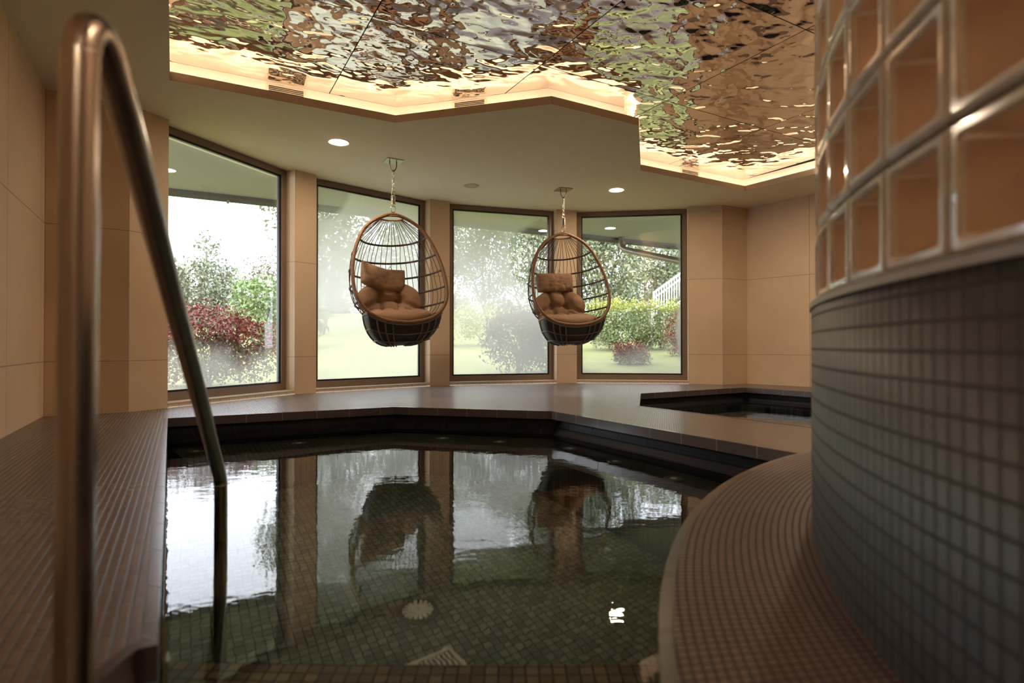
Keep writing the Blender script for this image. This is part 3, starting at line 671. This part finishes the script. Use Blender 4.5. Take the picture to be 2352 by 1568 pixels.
def chair(origin, top, yaw, roll, label, lc):
    """origin: ceiling point; top: height of the hoop's top"""
    t = thing('hanging_egg_chair', (origin.x, origin.y, 0), label, 'hanging chair', 'hanging rattan egg chairs', yaw)
    M = Matrix.Translation((0, 0, top)) @ Matrix.Rotation(roll, 4, 'Y')
    tr = lambda q: M @ Vector(q)
    S = 24
    left = [rimpt(i / 60, -1) for i in range(0, 61)]; right = [rimpt(i / 60, 1) for i in range(59, 0, -1)]
    def rs(pl):                                                                      # resample loop evenly
        pl = pl + [pl[0]]; ds = [0]
        for a, b in zip(pl, pl[1:]): ds.append(ds[-1] + (b - a).length)
        out = []; N = 110; j = 0
        for i in range(N):
            d = ds[-1] * i / N
            while ds[j + 1] < d: j += 1
            out.append(pl[j].lerp(pl[j + 1], (d - ds[j]) / max(ds[j + 1] - ds[j], 1e-9)))
        for _ in range(3): out = [(out[i - 1] + out[i] * 2 + out[(i + 1) % N]) / 4 for i in range(N)]
        return out
    loop = rs(left + right)
    bm = B(); tube(bm, [tr(q) for q in loop], .0165, 12, closed=True)
    new_obj('hoop', bm, 'rattan', t, True)
    bm = B()                                                                         # fine wrapping rings on the hoop
    N = len(loop)
    for i in range(N):
        for f in (0, .5):
            a, b = tr(loop[i].lerp(loop[(i + 1) % N], f)), tr(loop[i].lerp(loop[(i + 1) % N], f + .17))
            tube(bm, [a, b], .0182, 10, cap=False)
    new_obj('wrapping', bm, 'rattan', t, True)
    # small crown ring behind the top
    crown = [V(.115 * math.cos(a), .062 + .066 * math.sin(a) - .01, -.035 - .01 * math.sin(a)) for a in [2 * math.pi * i / 28 for i in range(28)]]
    bm = B(); tube(bm, [tr(q) for q in crown], .009, 8, closed=True); new_obj('crown_ring', bm, 'rattan', t, True)
    rings = [.20, .36, .51, .665, .81]
    for rt in rings:
        pl = [shell(rt, math.pi * i / 28) for i in range(29)]
        bm = B(); tube(bm, [tr(q) for q in pl], .0105, 8)
        for ph in (0, 1):                                                            # twisted cord
            fine = catmull(pl, 5); tw = []
            for i, q in enumerate(fine): tw.append(tr(q + V(0, .0, .007 * math.sin(i * .9 + ph * math.pi)) + V(0, .007 * math.cos(i * .9 + ph * math.pi), 0)))
            tube(bm, tw, .0045, 5)
        new_obj('ring', bm, 'dark_rattan', t, True)
    ns = 26
    for i in range(ns):
        a = math.pi * (i + .5) / ns; pl = []
        for j in range(13):
            tt = .04 + (.93 - .04) * j / 12
            q = shell(tt, a)
            if j == 0: q = V(.115 * math.cos(a), .052 + .066 * math.sin(a), -.045)
            if j == 1: q = q.lerp(V(.14 * math.cos(a), .10 * math.sin(a) + .05, -.09), .5)
            pl.append(q)
        wv = .006 * math.sin(i * 2.3)
        pl = [q + V(wv * math.sin(j * 1.1), 0, 0) for j, q in enumerate(pl)]
        bm = B(); tube(bm, [tr(q) for q in catmull(pl, 3)], .0032, 5); new_obj('spindle', bm, 'dark_rattan', t, True)
    # woven basket
    loopb = [rimpt(.90 + .1 * (i / 14) ** .6, 1) for i in range(15)] + [rimpt(.90 + .1 * ((14 - i) / 14) ** .6, -1) for i in range(1, 15)]
    loopb = [q + V(0, 0, -.012) for q in loopb]
    back = [shell(.90, math.pi - math.pi * i / 24) for i in range(1, 24)]
    lb = loopb + back; nb = len(lb); cc = V(0, .03, 0)
    NSV = 12; l = None
    bm = B(); uvl = bm.loops.layers.uv.verify(); grid = []
    def bowl(q, s):
        e = math.cos(s * math.pi / 2) ** .62 if s < 1 else 0
        zb = -1.305 + .10 * max(0, (q.y - cc.y)) * 0
        return V(cc.x + (q.x - cc.x) * e, cc.y + (q.y - cc.y) * e, q.z + (zb - q.z) * math.sin(s * math.pi / 2) ** 1.15)
    for j in range(NSV + 1):
        grid.append([bm.verts.new(tr(bowl(q, j / NSV))) for q in lb])
    for j in range(NSV):
        for i in range(nb):
            q = [grid[j][i], grid[j][(i + 1) % nb], grid[j + 1][(i + 1) % nb], grid[j + 1][i]]
            f = bm.faces.new(q); f.smooth = True
            for lp, uv in zip(f.loops, ((i * .045, j * .04), (i * .045 + .045, j * .04), (i * .045 + .045, j * .04 + .04), (i * .045, j * .04 + .04))): lp[uvl].uv = uv
    bmesh.ops.remove_doubles(bm, verts=bm.verts, dist=1e-4)
    new_obj('basket', bm, 'weave', t)
    for i in (4, 8, 11, 17, 20, 24, 31, 36, 41, 46, 50):
        q = lb[i % nb]; pl = [tr(bowl(q, s / 10) * 1.0 + (q - cc).normalized() * .006) for s in range(0, 10)]
        bm = B(); tube(bm, pl, .008, 6); new_obj('rib', bm, 'rib_grey', t, True)
    for s, rr_ in ((.02, .010), (.34, .007), (.62, .010)):
        pl = [tr(bowl(q, s) + (q - cc).normalized() * .006) for q in lb]
        bm = B(); tube(bm, pl, rr_, 6, closed=True); new_obj('hoop_band', bm, 'rib_grey', t, True)
    # suspension
    bm = B(); s = .085
    box(bm, (-s, -s, H - .0065), (2 * s, 0, 0), (0, 2 * s, 0), (0, 0, .006)); new_obj('ceiling_plate', bm, 'plate_metal', t)
    bm = B(); tube(bm, catmull([(-.035, 0, H - .007), (-.034, 0, H - .05), (-.018, 0, H - .088), (0, 0, H - .10), (.018, 0, H - .088), (.034, 0, H - .05), (.035, 0, H - .007)], 5), .0055, 8); new_obj('ceiling_hook', bm, 'plate_metal', t, True)
    ztop, zbot = H - .092, top + .215
    def link(bm, zc, h, w_, r_, turn):
        pts = []
        for i in range(20):
            a = 2 * math.pi * i / 20; x = w_ * math.cos(a); z = (h - w_) * (1 if math.sin(a) >= 0 else -1) + w_ * math.sin(a)
            pts.append(V(x * math.cos(turn), x * math.sin(turn), zc + z))
        tube(bm, pts, r_, 6, closed=True)
    bm = B(); nl = max(3, round((ztop - zbot) / .040)); pit = (ztop - zbot) / nl
    for i in range(nl): link(bm, ztop - pit * (i + .5), pit * .5 + .006, .011, .0034, math.pi / 2 * (i % 2) + .4)
    new_obj('chain', bm, 'chain_metal', t, True)
    bm = B(); link(bm, zbot - .015, .022, .016, .0042, .3); new_obj('swivel_link', bm, 'chain_metal', t, True)
    bm = B(); link(bm, top + .045, .032, .022, .0048, 0); link(bm, top + .095, .022, .012, .004, 1.4); new_obj('shackle', bm, 'chain_metal', t, True)
    bm = B(); pl = []
    for i in range(12 * 9 + 1):
        a = 2 * math.pi * i / 12; pl.append((.019 * math.cos(a), .019 * math.sin(a), zbot - .038 - .0095 * i / 12))
    tube(bm, pl, .0046, 6); tube(bm, [(0, 0, zbot - .03), (0, 0, top + .11)], .004, 6); new_obj('spring', bm, 'chain_metal', t, True)
    return t, tr, M
def pad(bm, w_, h_, th, tr, tufts=(), p=4, rnd=.35, wr=.006, seed=0, bend=None, nu=44, nv=34, creases=()):
    """soft cushion: u along x, v along z, thickness along y; tr maps local->parent"""
    def pos(u, v, side):
        r_ = 1 - rnd * (u * u) * (v * v)
        x, z = u * w_ / 2 * r_, v * h_ / 2 * r_
        pu, pv = max(0, 1 - abs(u) ** p), max(0, 1 - abs(v) ** p)
        y = th / 2 * (pu * pv) ** .45
        for (tu, tv, dp, sg) in tufts:
            d2 = ((u - tu) ** 2 + (v - tv) ** 2) / sg ** 2; y *= 1 - dp * math.exp(-d2)
        for (u0, v0, u1, v1, dp, sg) in creases:
            dx, dy = u1 - u0, v1 - v0; q = max(0, min(1, ((u - u0) * dx + (v - v0) * dy) / (dx * dx + dy * dy)))
            dd = math.hypot(u - u0 - q * dx, v - v0 - q * dy); y *= 1 - dp * math.exp(-(dd / sg) ** 2)
        nn = noise.noise(V(u * 3.1 + seed, v * 3.1, side * 3)) * wr * 1.5 + noise.noise(V(u * 9 + seed, v * 5, side * 5)) * wr * .7
        q = V(x, side * (y + nn * (pu * pv) ** .3), z)
        if bend: q = bend(q)
        return tr(q)
    G = []
    for side in (1, -1):
        G.append([[bm.verts.new(pos(-1 + 2 * i / nu, -1 + 2 * j / nv, side)) for j in range(nv + 1)] for i in range(nu + 1)])
    for k_, g in enumerate(G):
        for i in range(nu):
            for j in range(nv):
                q = [g[i][j], g[i + 1][j], g[i + 1][j + 1], g[i][j + 1]]
                bm.faces.new(q if k_ else q[::-1]).smooth = True
    bmesh.ops.remove_doubles(bm, verts=bm.verts, dist=2e-4)
def X(c, rx=0, ry=0, rz=0):
    return Matrix.Translation(c) @ Matrix.Rotation(rz, 4, 'Z') @ Matrix.Rotation(ry, 4, 'Y') @ Matrix.Rotation(rx, 4, 'X')
def dress(origin, M, yaw, which, label_c, label_p):
    Wm = Matrix.Translation((origin.x, origin.y, 0)) @ Matrix.Rotation(yaw, 4, 'Z') @ M
    c0 = Wm @ V(0, .05, -1.18)
    t = thing('seat_cushion', tuple(c0), label_c, 'cushion', 'brown egg chair cushions'); inv = Matrix.Translation(-c0)
    # seat part
    A = inv @ Wm @ X((.03, .03, -1.025), rx=R(90 + 9))
    bm = B(); pad(bm, .72, .54, .17, lambda q: A @ q, tufts=[(-.35, -.1, .35, .16), (.35, -.1, .35, .16)], creases=[(-.35, -.2, -.45, -1, .35, .07), (.35, -.2, .4, -1, .35, .07), (0, .2, 0, -1, .4, .06), (-.9, -.55, .9, -.6, .18, .05)], rnd=.34, wr=.007, seed=which * 7)
    new_obj('seat_pad', bm, 'cushion_brown', t, True)
    A = inv @ Wm @ X((-.01, .235, -.86), rx=R(-17))
    def bend(q): return V(q.x, q.y - .55 * q.x * q.x, q.z)
    bm = B(); pad(bm, .66, .44, .19, lambda q: A @ q, tufts=[(-.30, .02, .75, .17), (.28, .02, .75, .17)], creases=[(-.30, 0, -.95, -.5, .5, .09), (-.30, 0, -.1, .0, .45, .10), (.28, 0, .0, .0, .45, .10), (-.30, 0, -.38, 1, .5, .09), (.28, 0, .22, 1, .5, .09), (.28, 0, .95, -.6, .55, .09), (.28, 0, .3, -1, .5, .08), (-.30, 0, -.25, -1, .5, .08)], rnd=.38, wr=.006, seed=3 + which * 5, bend=bend)
    new_obj('back_pad', bm, 'cushion_brown', t, True)
    c1 = Wm @ V(-.02, .22, -.62)
    t = thing('head_pillow', tuple(c1), label_p, 'pillow', 'brown head pillows'); inv = Matrix.Translation(-c1)
    if which == 0: A = inv @ Wm @ X((-.06, .215, -.63), rx=R(-14), ry=R(9), rz=R(3))
    else: A = inv @ Wm @ X((-.035, .245, -.555), rx=R(-8), ry=R(0))
    bm = B(); cr = [(.1, -1, .12, 1, .20, .12), (-.45, -.8, -.38, -.3, .16, .06), (.5, -.8, .42, -.3, .16, .06), (.0, -.8, .03, -.4, .14, .05), (.25, .8, .2, .3, .16, .06), (-.1, .85, -.05, .4, .14, .05)]
    pad(bm, .47, .235, .13, lambda q: A @ q, tufts=[(.12, .9, .25, .3)], creases=cr, rnd=.02, p=5, wr=.0035, seed=11 + which * 9, bend=(lambda q: V(q.x, q.y, q.z + .75 * (q.x - .02) ** 2)) if which == 0 else None); new_obj('pillow', bm, 'cushion_brown', t, True)
    bm = B(); hw, hh = .228, .112
    pts = [A @ V(x, 0, z) for x, z in ((-hw, -hh), (0, -hh - .004), (hw, -hh), (hw + .003, 0), (hw, hh), (0, hh + .004), (-hw, hh), (-hw - .003, 0))]
    tube(bm, pts, .0035, 5, closed=True); new_obj('piping', bm, 'cushion_brown', t, True)
    for s in (-.17, .06):
        bm = B(); tube(bm, catmull([A @ V(s, 0, hh - .005), A @ V(s + .005, .01, hh + .03), A @ V(s + .022, .02, hh + .055), A @ V(s + .035, .01, hh + .02)], 4), .0028, 5); new_obj('tie', bm, 'dark_rattan', t, True)
p1 = C2(903, 370); p2 = C2(1294, 435)
t, tr, M = chair(p1, 1.805, R(30), R(-2.5), 'brown rattan egg chair hanging by the second window, left of the pair, pillow slumped', 0)
dress(p1, M, R(30), 0, 'plump brown tufted cushion in the left hanging egg chair', 'slumped brown head pillow lying askew in the left hanging chair')
t, tr, M = chair(p2, 1.815, R(18), R(-2.5), 'brown rattan egg chair hanging by the fourth window, right of the pair, pillow upright', 1)
dress(p2, M, R(18), 1, 'plump brown tufted cushion in the right hanging egg chair', 'upright oblong brown head pillow tied in the right hanging chair')

# ------------------------------------------------------------------ outside: ground, eaves, garden
def gz(x, y):
    d = max(0, (y - x * -.05) - 8.2); return -.05 + .095 * min(d, 9) + .10 * min(max(0, d - 9), 18) if y > 0 else 0
ro = offset(room, .20)
def exit_r(a):
    dd = V(math.sin(a), math.cos(a)); best = 0
    for i in range(len(ro)):
        p, q = ro[i], ro[(i + 1) % len(ro)]; e = q - p; det = dd.x * (-e.y) + e.x * dd.y
        if abs(det) < 1e-9: continue
        tt = (p.x * (-e.y) + e.x * p.y) / det; s = (dd.x * p.y - dd.y * p.x) / det
        if tt > 0 and 0 <= s <= 1: best = max(best, tt)
    return best
bm = B(); rows = []
NAg = 120
for i in range(NAg + 1):
    a = R(-72 + 118 * i / NAg); r0 = exit_r(a) + .02; line = []
    for j in range(41):
        r_ = r0 + (90 - r0) * (j / 40) ** 2.2; x, y = r_ * math.sin(a), r_ * math.cos(a)
        line.append(bm.verts.new((x, y, gz(x, y) + .03 * noise.noise(V(x * .5, y * .5, 0)))))
    rows.append(line)
for A, C in zip(rows, rows[1:]):
    for j in range(40): bm.faces.new([A[j], A[j + 1], C[j + 1], C[j]]).smooth = True
bm.normal_update()
for f in bm.faces:
    if f.normal.z < 0: f.normal_flip()
struct(new_obj('lawn', bm, 'lawn_green', smooth=True))
# eaves
ed = V(math.cos(R(28)), math.sin(R(28))); e0 = V(-.74, 8.42); en = V(-ed.y, ed.x)
eA, eB = e0 - ed * 9, e0 + ed * 9
bm = B(); ins = [q for q in offset([*Q[0:9]] + [V(6, 3), V(-6, 3)], .305)[:9]]
flat(bm, [[eA] + [V(-6.4, 3.6)] + ins + [V(5.8, 7.6), V(8.5, 9.0), eB]], H + .02); struct(new_obj('eaves_soffit', bm, 'eaves_paint'))
bm = B(); box(bm, (eA.x, eA.y, H - .02), (ed.x * 18, ed.y * 18, 0), (en.x * .03, en.y * .03, 0), (0, 0, .25)); struct(new_obj('eaves_fascia', bm, 'gutter_dark'))
t = thing('roof_gutter', (e0.x, e0.y, H), 'dark roof gutter running along the eaves outside the windows', 'gutter')
bm = B(); prev = None; rg = []
for q in range(9):
    a = math.pi + math.pi * q / 8; rg.append((.033 + .055 * (1 + math.cos(a)), .055 * math.sin(a)))
for s in (-9, 9):
    rg2 = [bm.verts.new((ed.x * s + en.x * a, ed.y * s + en.y * a, b)) for a, b in rg]
    if prev:
        for i in range(8): bm.faces.new([prev[i], prev[i + 1], rg2[i + 1], rg2[i]])
    prev = rg2
new_obj('trough', bm, 'gutter_dark', t)
for s in (-3.1, -1.3, .5, 1.4, 2.3, 3.2, 4.1):
    bm = B(); box(bm, (ed.x * s - en.x * .06, ed.y * s - en.y * .06, -.062), (ed.x * .03, ed.y * .03, 0), (en.x * .19, en.y * .19, 0), (0, 0, .006)); new_obj('bracket', bm, 'gutter_dark', t)
pA = PY(1427, 549, 9.72)
t = thing('downpipe', tuple(pA), 'brown drainpipe with elbow running back under the eaves to the wall', 'drainpipe')
pts = [pA + V(0, 0, .05), PY(1428, 560, 9.72), PY(1432, 570, 9.68), PY(1447, 576, 9.55), PY(1500, 587, 9.1), PY(1570, 602, 8.55), PY(1640, 617, 8.1), PY(1662, 630, 8.0), V(0, 0, 0)]
pts[-1] = V(pts[-2].x, pts[-2].y, 0.0)
bm = B(); tube(bm, catmull([Vector(q) - pA for q in pts], 5), .052, 14); new_obj('pipe', bm, 'pipe_brown', t, True)

random.seed(4)
LV = [None]
def leaf_at(bm, l, p, sz, rng, uv):
    nrm = V(rng.gauss(0, 1), rng.gauss(0, 1), rng.gauss(0, 1) + .4).normalized(); a = nrm.orthogonal().normalized(); b = nrm.cross(a); an = rng.uniform(0, 6.28)
    u_ = (a * math.cos(an) + b * math.sin(an)) * sz; v_ = (b * math.cos(an) - a * math.sin(an)) * sz * .55
    f = bm.faces.new([bm.verts.new(p - u_), bm.verts.new(p + v_), bm.verts.new(p + u_), bm.verts.new(p - v_)])
    for lp in f.loops: lp[l].uv = uv
def cluster_foliage(parent, name, m, blobs, count, sz, rng, clump=.25, share=None):
    """leaves scattered in ellipsoid blobs [(centre, radii)], in tufts"""
    bm = B(); l = bm.loops.layers.uv.verify(); tot = sum(r.x * r.y * r.z for c, r in blobs) ** 1.0
    for c, r_ in blobs:
        k_ = int(count * (r_.x * r_.y * r_.z) / tot); ntuft = max(1, k_ // 14)
        for _ in range(ntuft):
            d = V(rng.gauss(0, 1), rng.gauss(0, 1), rng.gauss(0, 1)).normalized(); rad = rng.uniform(.35, 1) ** .5
            rad *= 1 + .28 * noise.noise(d * 2.3 + c)
            ctr = c + V(d.x * r_.x, d.y * r_.y, d.z * r_.z) * rad
            for _ in range(14):
                leaf_at(bm, l, ctr + V(rng.gauss(0, 1), rng.gauss(0, 1), rng.gauss(0, 1)) * clump, sz * rng.uniform(.6, 1.3), rng, (rng.random(), rng.random()))
    return new_obj(name, bm, m, parent)
def stems(parent, base, tips, r0, m='bark', name='branches'):
    bm = B()
    for tpp in tips:
        mid_ = (base + tpp) / 2 + V(random.uniform(-.1, .1), random.uniform(-.1, .1), .1) * (tpp - base).length * .6
        pl = catmull([base, mid_, tpp], 4); tube(bm, pl, [r0 * (1 - .85 * i / (len(pl) - 1)) for i in range(len(pl))], 6)
    return new_obj(name, bm, m, parent, True)
def plant(name, x, y, Y, cat, label, m, blobs, count, sz, clump, seed, r0=.02, extra=None, group=None):
    """x, y: photo position of the base direction; blobs relative (dx, dy, dz, rx, ry, rz) in metres from the base"""
    q = PY(x, y, Y); z = gz(q.x, Y); base = V(q.x, Y, z); t = thing(name, tuple(base), label, cat, group); rng = random.Random(seed)
    dz = -.080 * min(max(0, (Y - q.x * -.05) - 17.2), 18)
    bl = [(V(a, b, c + dz), V(d, e, f)) for a, b, c, d, e, f in blobs]
    cluster_foliage(t, 'foliage', m, bl, count, sz, rng, clump)
    if extra:
        for nm, mm, bb, cn, s2, cl in extra: cluster_foliage(t, nm, mm, [(V(a, b, c), V(d, e, f)) for a, b, c, d, e, f in bb], cn, s2, rng, cl)
    stems(t, V(0, 0, -.03), [c + V(0, 0, r.z * .4) for c, r in bl] + [V(rng.uniform(-.5, .5) * bl[0][1].x, rng.uniform(-.5, .5) * bl[0][1].y, bl[0][0].z + bl[0][1].z * .5) for _ in range(5)], r0)
    return t
# seen through the first window
plant('barberry_bush', 478, 880, 7.9, 'bush', 'large red-leaved bush close outside the first window', 'leaf_red',
      [(-.1, 0, .80, .75, .5, .30), (.55, .1, .62, .45, .4, .22), (-.65, .1, .80, .4, .4, .28)], 5200, .026, .055, 1, .016,
      extra=[('lower_foliage', 'leaf_rust', [(-.1, -.05, .40, .8, .5, .36), (.5, 0, .32, .45, .4, .26)], 5200, .026, .06)])
plant('willow_tree', 462, 760, 22, 'tree', 'tall grey-green tree behind the red bush at the first window', 'leaf_willow',
      [(0, 0, 1.7, 1.3, 1.2, 1.35), (.2, 0, 3.1, .45, .5, .75), (-1.2, 0, 1.5, 1.0, 1, 1.3), (1.0, 0, 1.1, .7, .8, 1.1), (-2.4, 0, 1.6, 1.1, 1, 1.4), (.9, 0, 2.3, .4, .4, .4)], 15000, .07, .16, 2, .14)
plant('laurel_shrub', 612, 800, 13.5, 'shrub', 'rounded bright green shrub at the right side of the first window', 'leaf_green',
      [(0, 0, .95, .85, .7, .80), (.7, .2, .9, .6, .6, .7)], 5000, .055, .09, 3, .03)
plant('autumn_tree', 612, 760, 30, 'tree', 'pale reddish-brown tree far off at the right of the first window', 'leaf_autumn',
      [(0, 0, 2.7, 1.3, 1, 1.7), (1.8, 0, 2.3, 1.4, 1, 1.6), (3.4, 0, 2.8, 1.4, 1, 1.7)], 6000, .08, .2, 4, .1)
# behind the misted windows
plant('garden_tree', 740, 760, 18, 'tree', 'leafy tree at the left top of the misted second window', 'leaf_tree',
      [(-.4, 0, 4.4, 1.3, 1, 1.3), (.2, 0, 2.6, 1.5, 1, 1.4), (1.2, .5, 4.9, 1, 1, .9)], 10000, .075, .22, 5, .06)
plant('garden_tree', 960, 760, 22, 'tree', 'tree seen dimly behind the left hanging chair', 'leaf_tree',
      [(0, 0, 3.4, 1.4, 1, 1.9), (-1.3, 0, 2.0, 1.3, 1, 1.5)], 9000, .075, .24, 6, .06)
plant('garden_tree', 1120, 760, 26, 'tree', 'tall tree dimly seen behind the misted third window', 'leaf_tree',
      [(0, 0, 3.2, 1.5, 1, 2.0), (-1.3, 0, 4.0, 1.3, 1, 1.4), (.9, 0, 5.0, 1, 1, .9)], 11000, .075, .24, 7, .06)
plant('garden_tree', 1235, 760, 17.5, 'tree', 'dark leafy tree at the clear upper right corner of the third window', 'leaf_tree',
      [(.1, 0, 3.9, 1.0, 1, 1.2), (.3, 0, 2.5, 1.2, 1, 1.3), (.2, 0, 1.3, 1.2, 1, .9)], 9000, .065, .2, 8, .06)
plant('barberry_bush', 1190, 860, 9.3, 'bush', 'dark brownish bush close outside the misted third window', 'leaf_rust',
      [(0, 0, .55, .55, .45, .5), (.45, .1, .5, .45, .4, .48)], 6500, .03, .07, 9, .02, extra=[('upper_foliage', 'leaf_red', [(0, 0, .85, .45, .35, .16)], 700, .028, .05)])
plant('privet_hedge', 1120, 800, 14, 'hedge', 'low yellow-green hedge behind the misted third window', 'leaf_yellow',
      [(-.8, 0, .55, .7, .4, .45), (0, 0, .55, .7, .4, .45), (.7, 0, .55, .6, .4, .45)], 4500, .035, .07, 10)
# fourth window
hb = [(-1.05 + .3 * i, .0, .50, .30, .42, .46) for i in range(9)]
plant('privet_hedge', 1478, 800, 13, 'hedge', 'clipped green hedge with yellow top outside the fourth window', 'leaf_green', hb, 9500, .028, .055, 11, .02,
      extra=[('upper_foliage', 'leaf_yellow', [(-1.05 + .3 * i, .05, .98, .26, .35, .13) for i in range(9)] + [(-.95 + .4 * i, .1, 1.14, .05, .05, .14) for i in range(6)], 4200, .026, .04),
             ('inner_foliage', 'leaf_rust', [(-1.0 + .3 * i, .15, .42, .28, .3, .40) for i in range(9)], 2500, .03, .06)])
plant('barberry_bush', 1447, 830, 10.4, 'bush', 'small reddish bush on the lawn in front of the hedge, fourth window', 'leaf_red',
      [(-.12, 0, .26, .20, .2, .12), (.12, .05, .24, .22, .2, .12)], 1500, .020, .035, 12, .008,
      extra=[('lower_foliage', 'leaf_rust', [(-.05, 0, .12, .26, .2, .12), (.2, 0, .12, .16, .2, .12)], 1700, .02, .03)])
plant('barberry_bush', 1560, 815, 11.6, 'bush', 'reddish bush at the right edge of the fourth window', 'leaf_red',
      [(0, 0, .48, .28, .3, .42), (.35, 0, .5, .3, .3, .5)], 1900, .022, .05, 13, .01, extra=[('lower_foliage', 'leaf_rust', [(.1, 0, .3, .4, .3, .3)], 1500, .022, .05)])
plant('garden_tree', 1385, 760, 21.5, 'tree', 'big green tree behind the right hanging chair', 'leaf_tree',
      [(0, 0, 2.4, 1.5, 1, 1.5), (.4, 0, 4.0, 1.3, 1, .9), (-.8, .3, 3.6, 1.1, 1, 1.2), (-1.2, 0, 5.2, 1.3, 1, .8)], 15000, .075, .2, 14, .06)
plant('garden_tree', 1480, 760, 25.5, 'tree', 'broad tree with sky gaps in the middle of the fourth window', 'leaf_tree',
      [(0, 0, 1.9, 1.6, 1, 1.3), (.2, 0, 3.4, 1.3, 1, 1.0), (.9, 0, 4.7, 1.2, 1, .7), (1.5, 0, 2.2, 1.2, 1, 1.3)], 12000, .075, .26, 15, .06)
plant('garden_tree', 1570, 760, 29.5, 'tree', 'thin-leaved tree at the right side of the fourth window', 'leaf_willow',
      [(0, 0, 2.6, 1.4, 1, 1.4), (.3, 0, 4.2, 1.2, 1, 1.0), (.5, 0, 5.3, 1, 1, .6)], 8000, .075, .28, 16, .06)
for i, (x, lb) in enumerate(((425, 'far left behind the willow tree'), (560, 'between the willow and the laurel shrub'), (760, 'beyond the left part of the second window'), (900, 'behind the left hanging chair'), (1040, 'beyond the second window pillar'), (1150, 'beyond the middle of the third window'), (1260, 'left of the right hanging chair'), (1400, 'behind the right hanging chair'), (1500, 'beyond the middle of the fourth window'), (1620, 'beyond the right edge of the fourth window'))):
    plant('background_shrub', x, 760, 34 + 4 * (i % 2), 'shrub', 'hazy green shrub mass, ' + lb, 'leaf_willow' if i % 2 else 'leaf_tree',
          [(0, 0, 1.3, 1.15, .7, 1.3), (.5, .2, 1.0, .8, .6, 1.0)], 3800, .10, .16, 40 + i, .05, group='shrubs in the background')
# white stair railing on the slope
b0 = PY(1502, 705, 15.5); t = thing('stair_railing', (b0.x, b0.y, gz(b0.x, b0.y)), 'white metal stair railing rising to the right beyond the hedge', 'railing')
def rw_(x, y, Y): return PY(x, y, Y) - Vector(t.location)
bm = B()
tube(bm, [rw_(1502, 672, 15.5), rw_(1560, 630, 15.5), rw_(1640, 573, 15.5)], .028, 8); new_obj('top_rail', bm, 'white_paint', t, True)
bm = B(); tube(bm, [rw_(1503, 684, 15.5), rw_(1560, 643, 15.5), rw_(1640, 586, 15.5)], .022, 8); new_obj('middle_rail', bm, 'white_paint', t, True)
bm = B(); tube(bm, [rw_(1540, 708, 15.5), rw_(1600, 665, 15.5), rw_(1640, 636, 15.5)], .022, 8); new_obj('bottom_rail', bm, 'white_paint', t, True)
for i in range(22):
    x = 1502 + i * 5.8; yt = 671 - (x - 1502) * .72
    top_ = rw_(x, yt, 15.5); bot = rw_(x, yt + (66 if i == 0 else 52), 15.5)
    if i < 7: bot.z = min(bot.z, .0)
    bm = B(); tube(bm, [bot, top_ + V(0, 0, .03)], .016 if i else .026, 6); new_obj('baluster', bm, 'white_paint', t, True)
bm = B(); r0 = PY(1497, 716, 14.6); t = thing('garden_handrail', (r0.x, r0.y, gz(r0.x, r0.y)), 'pale curved tube handrail showing above the hedge', 'handrail')
pl = [PY(x, y, 14.6) - Vector(t.location) for x, y in ((1425, 720), (1440, 712), (1462, 706), (1480, 699), (1489, 697.5), (1495, 700), (1497, 706))]; pl += [V(pl[-1].x, pl[-1].y, 0)]; pl = [V(pl[0].x, pl[0].y, 0)] + pl
tube(bm, catmull(pl, 4), .022, 8); new_obj('rail_tube', bm, 'white_paint', t, True)
b1 = PY(1516, 722, 13.9); zb = gz(b1.x, b1.y); t = thing('garden_lamp', (b1.x, b1.y, zb), 'short dark bollard lamp with pale cap above the hedge', 'lamp')
zt = PY(1516, 707, 13.9).z - zb; bm = B(); lathe(bm, [(.05, 0), (.05, zt), (0, zt)], seg=16); new_obj('post', bm, 'gutter_dark', t)
bm = B(); lathe(bm, [(0, zt + .001), (.085, zt + .001), (.085, zt + .05), (.06, zt + .07), (0, zt + .07)], seg=16); new_obj('cap', bm, 'white_paint', t)
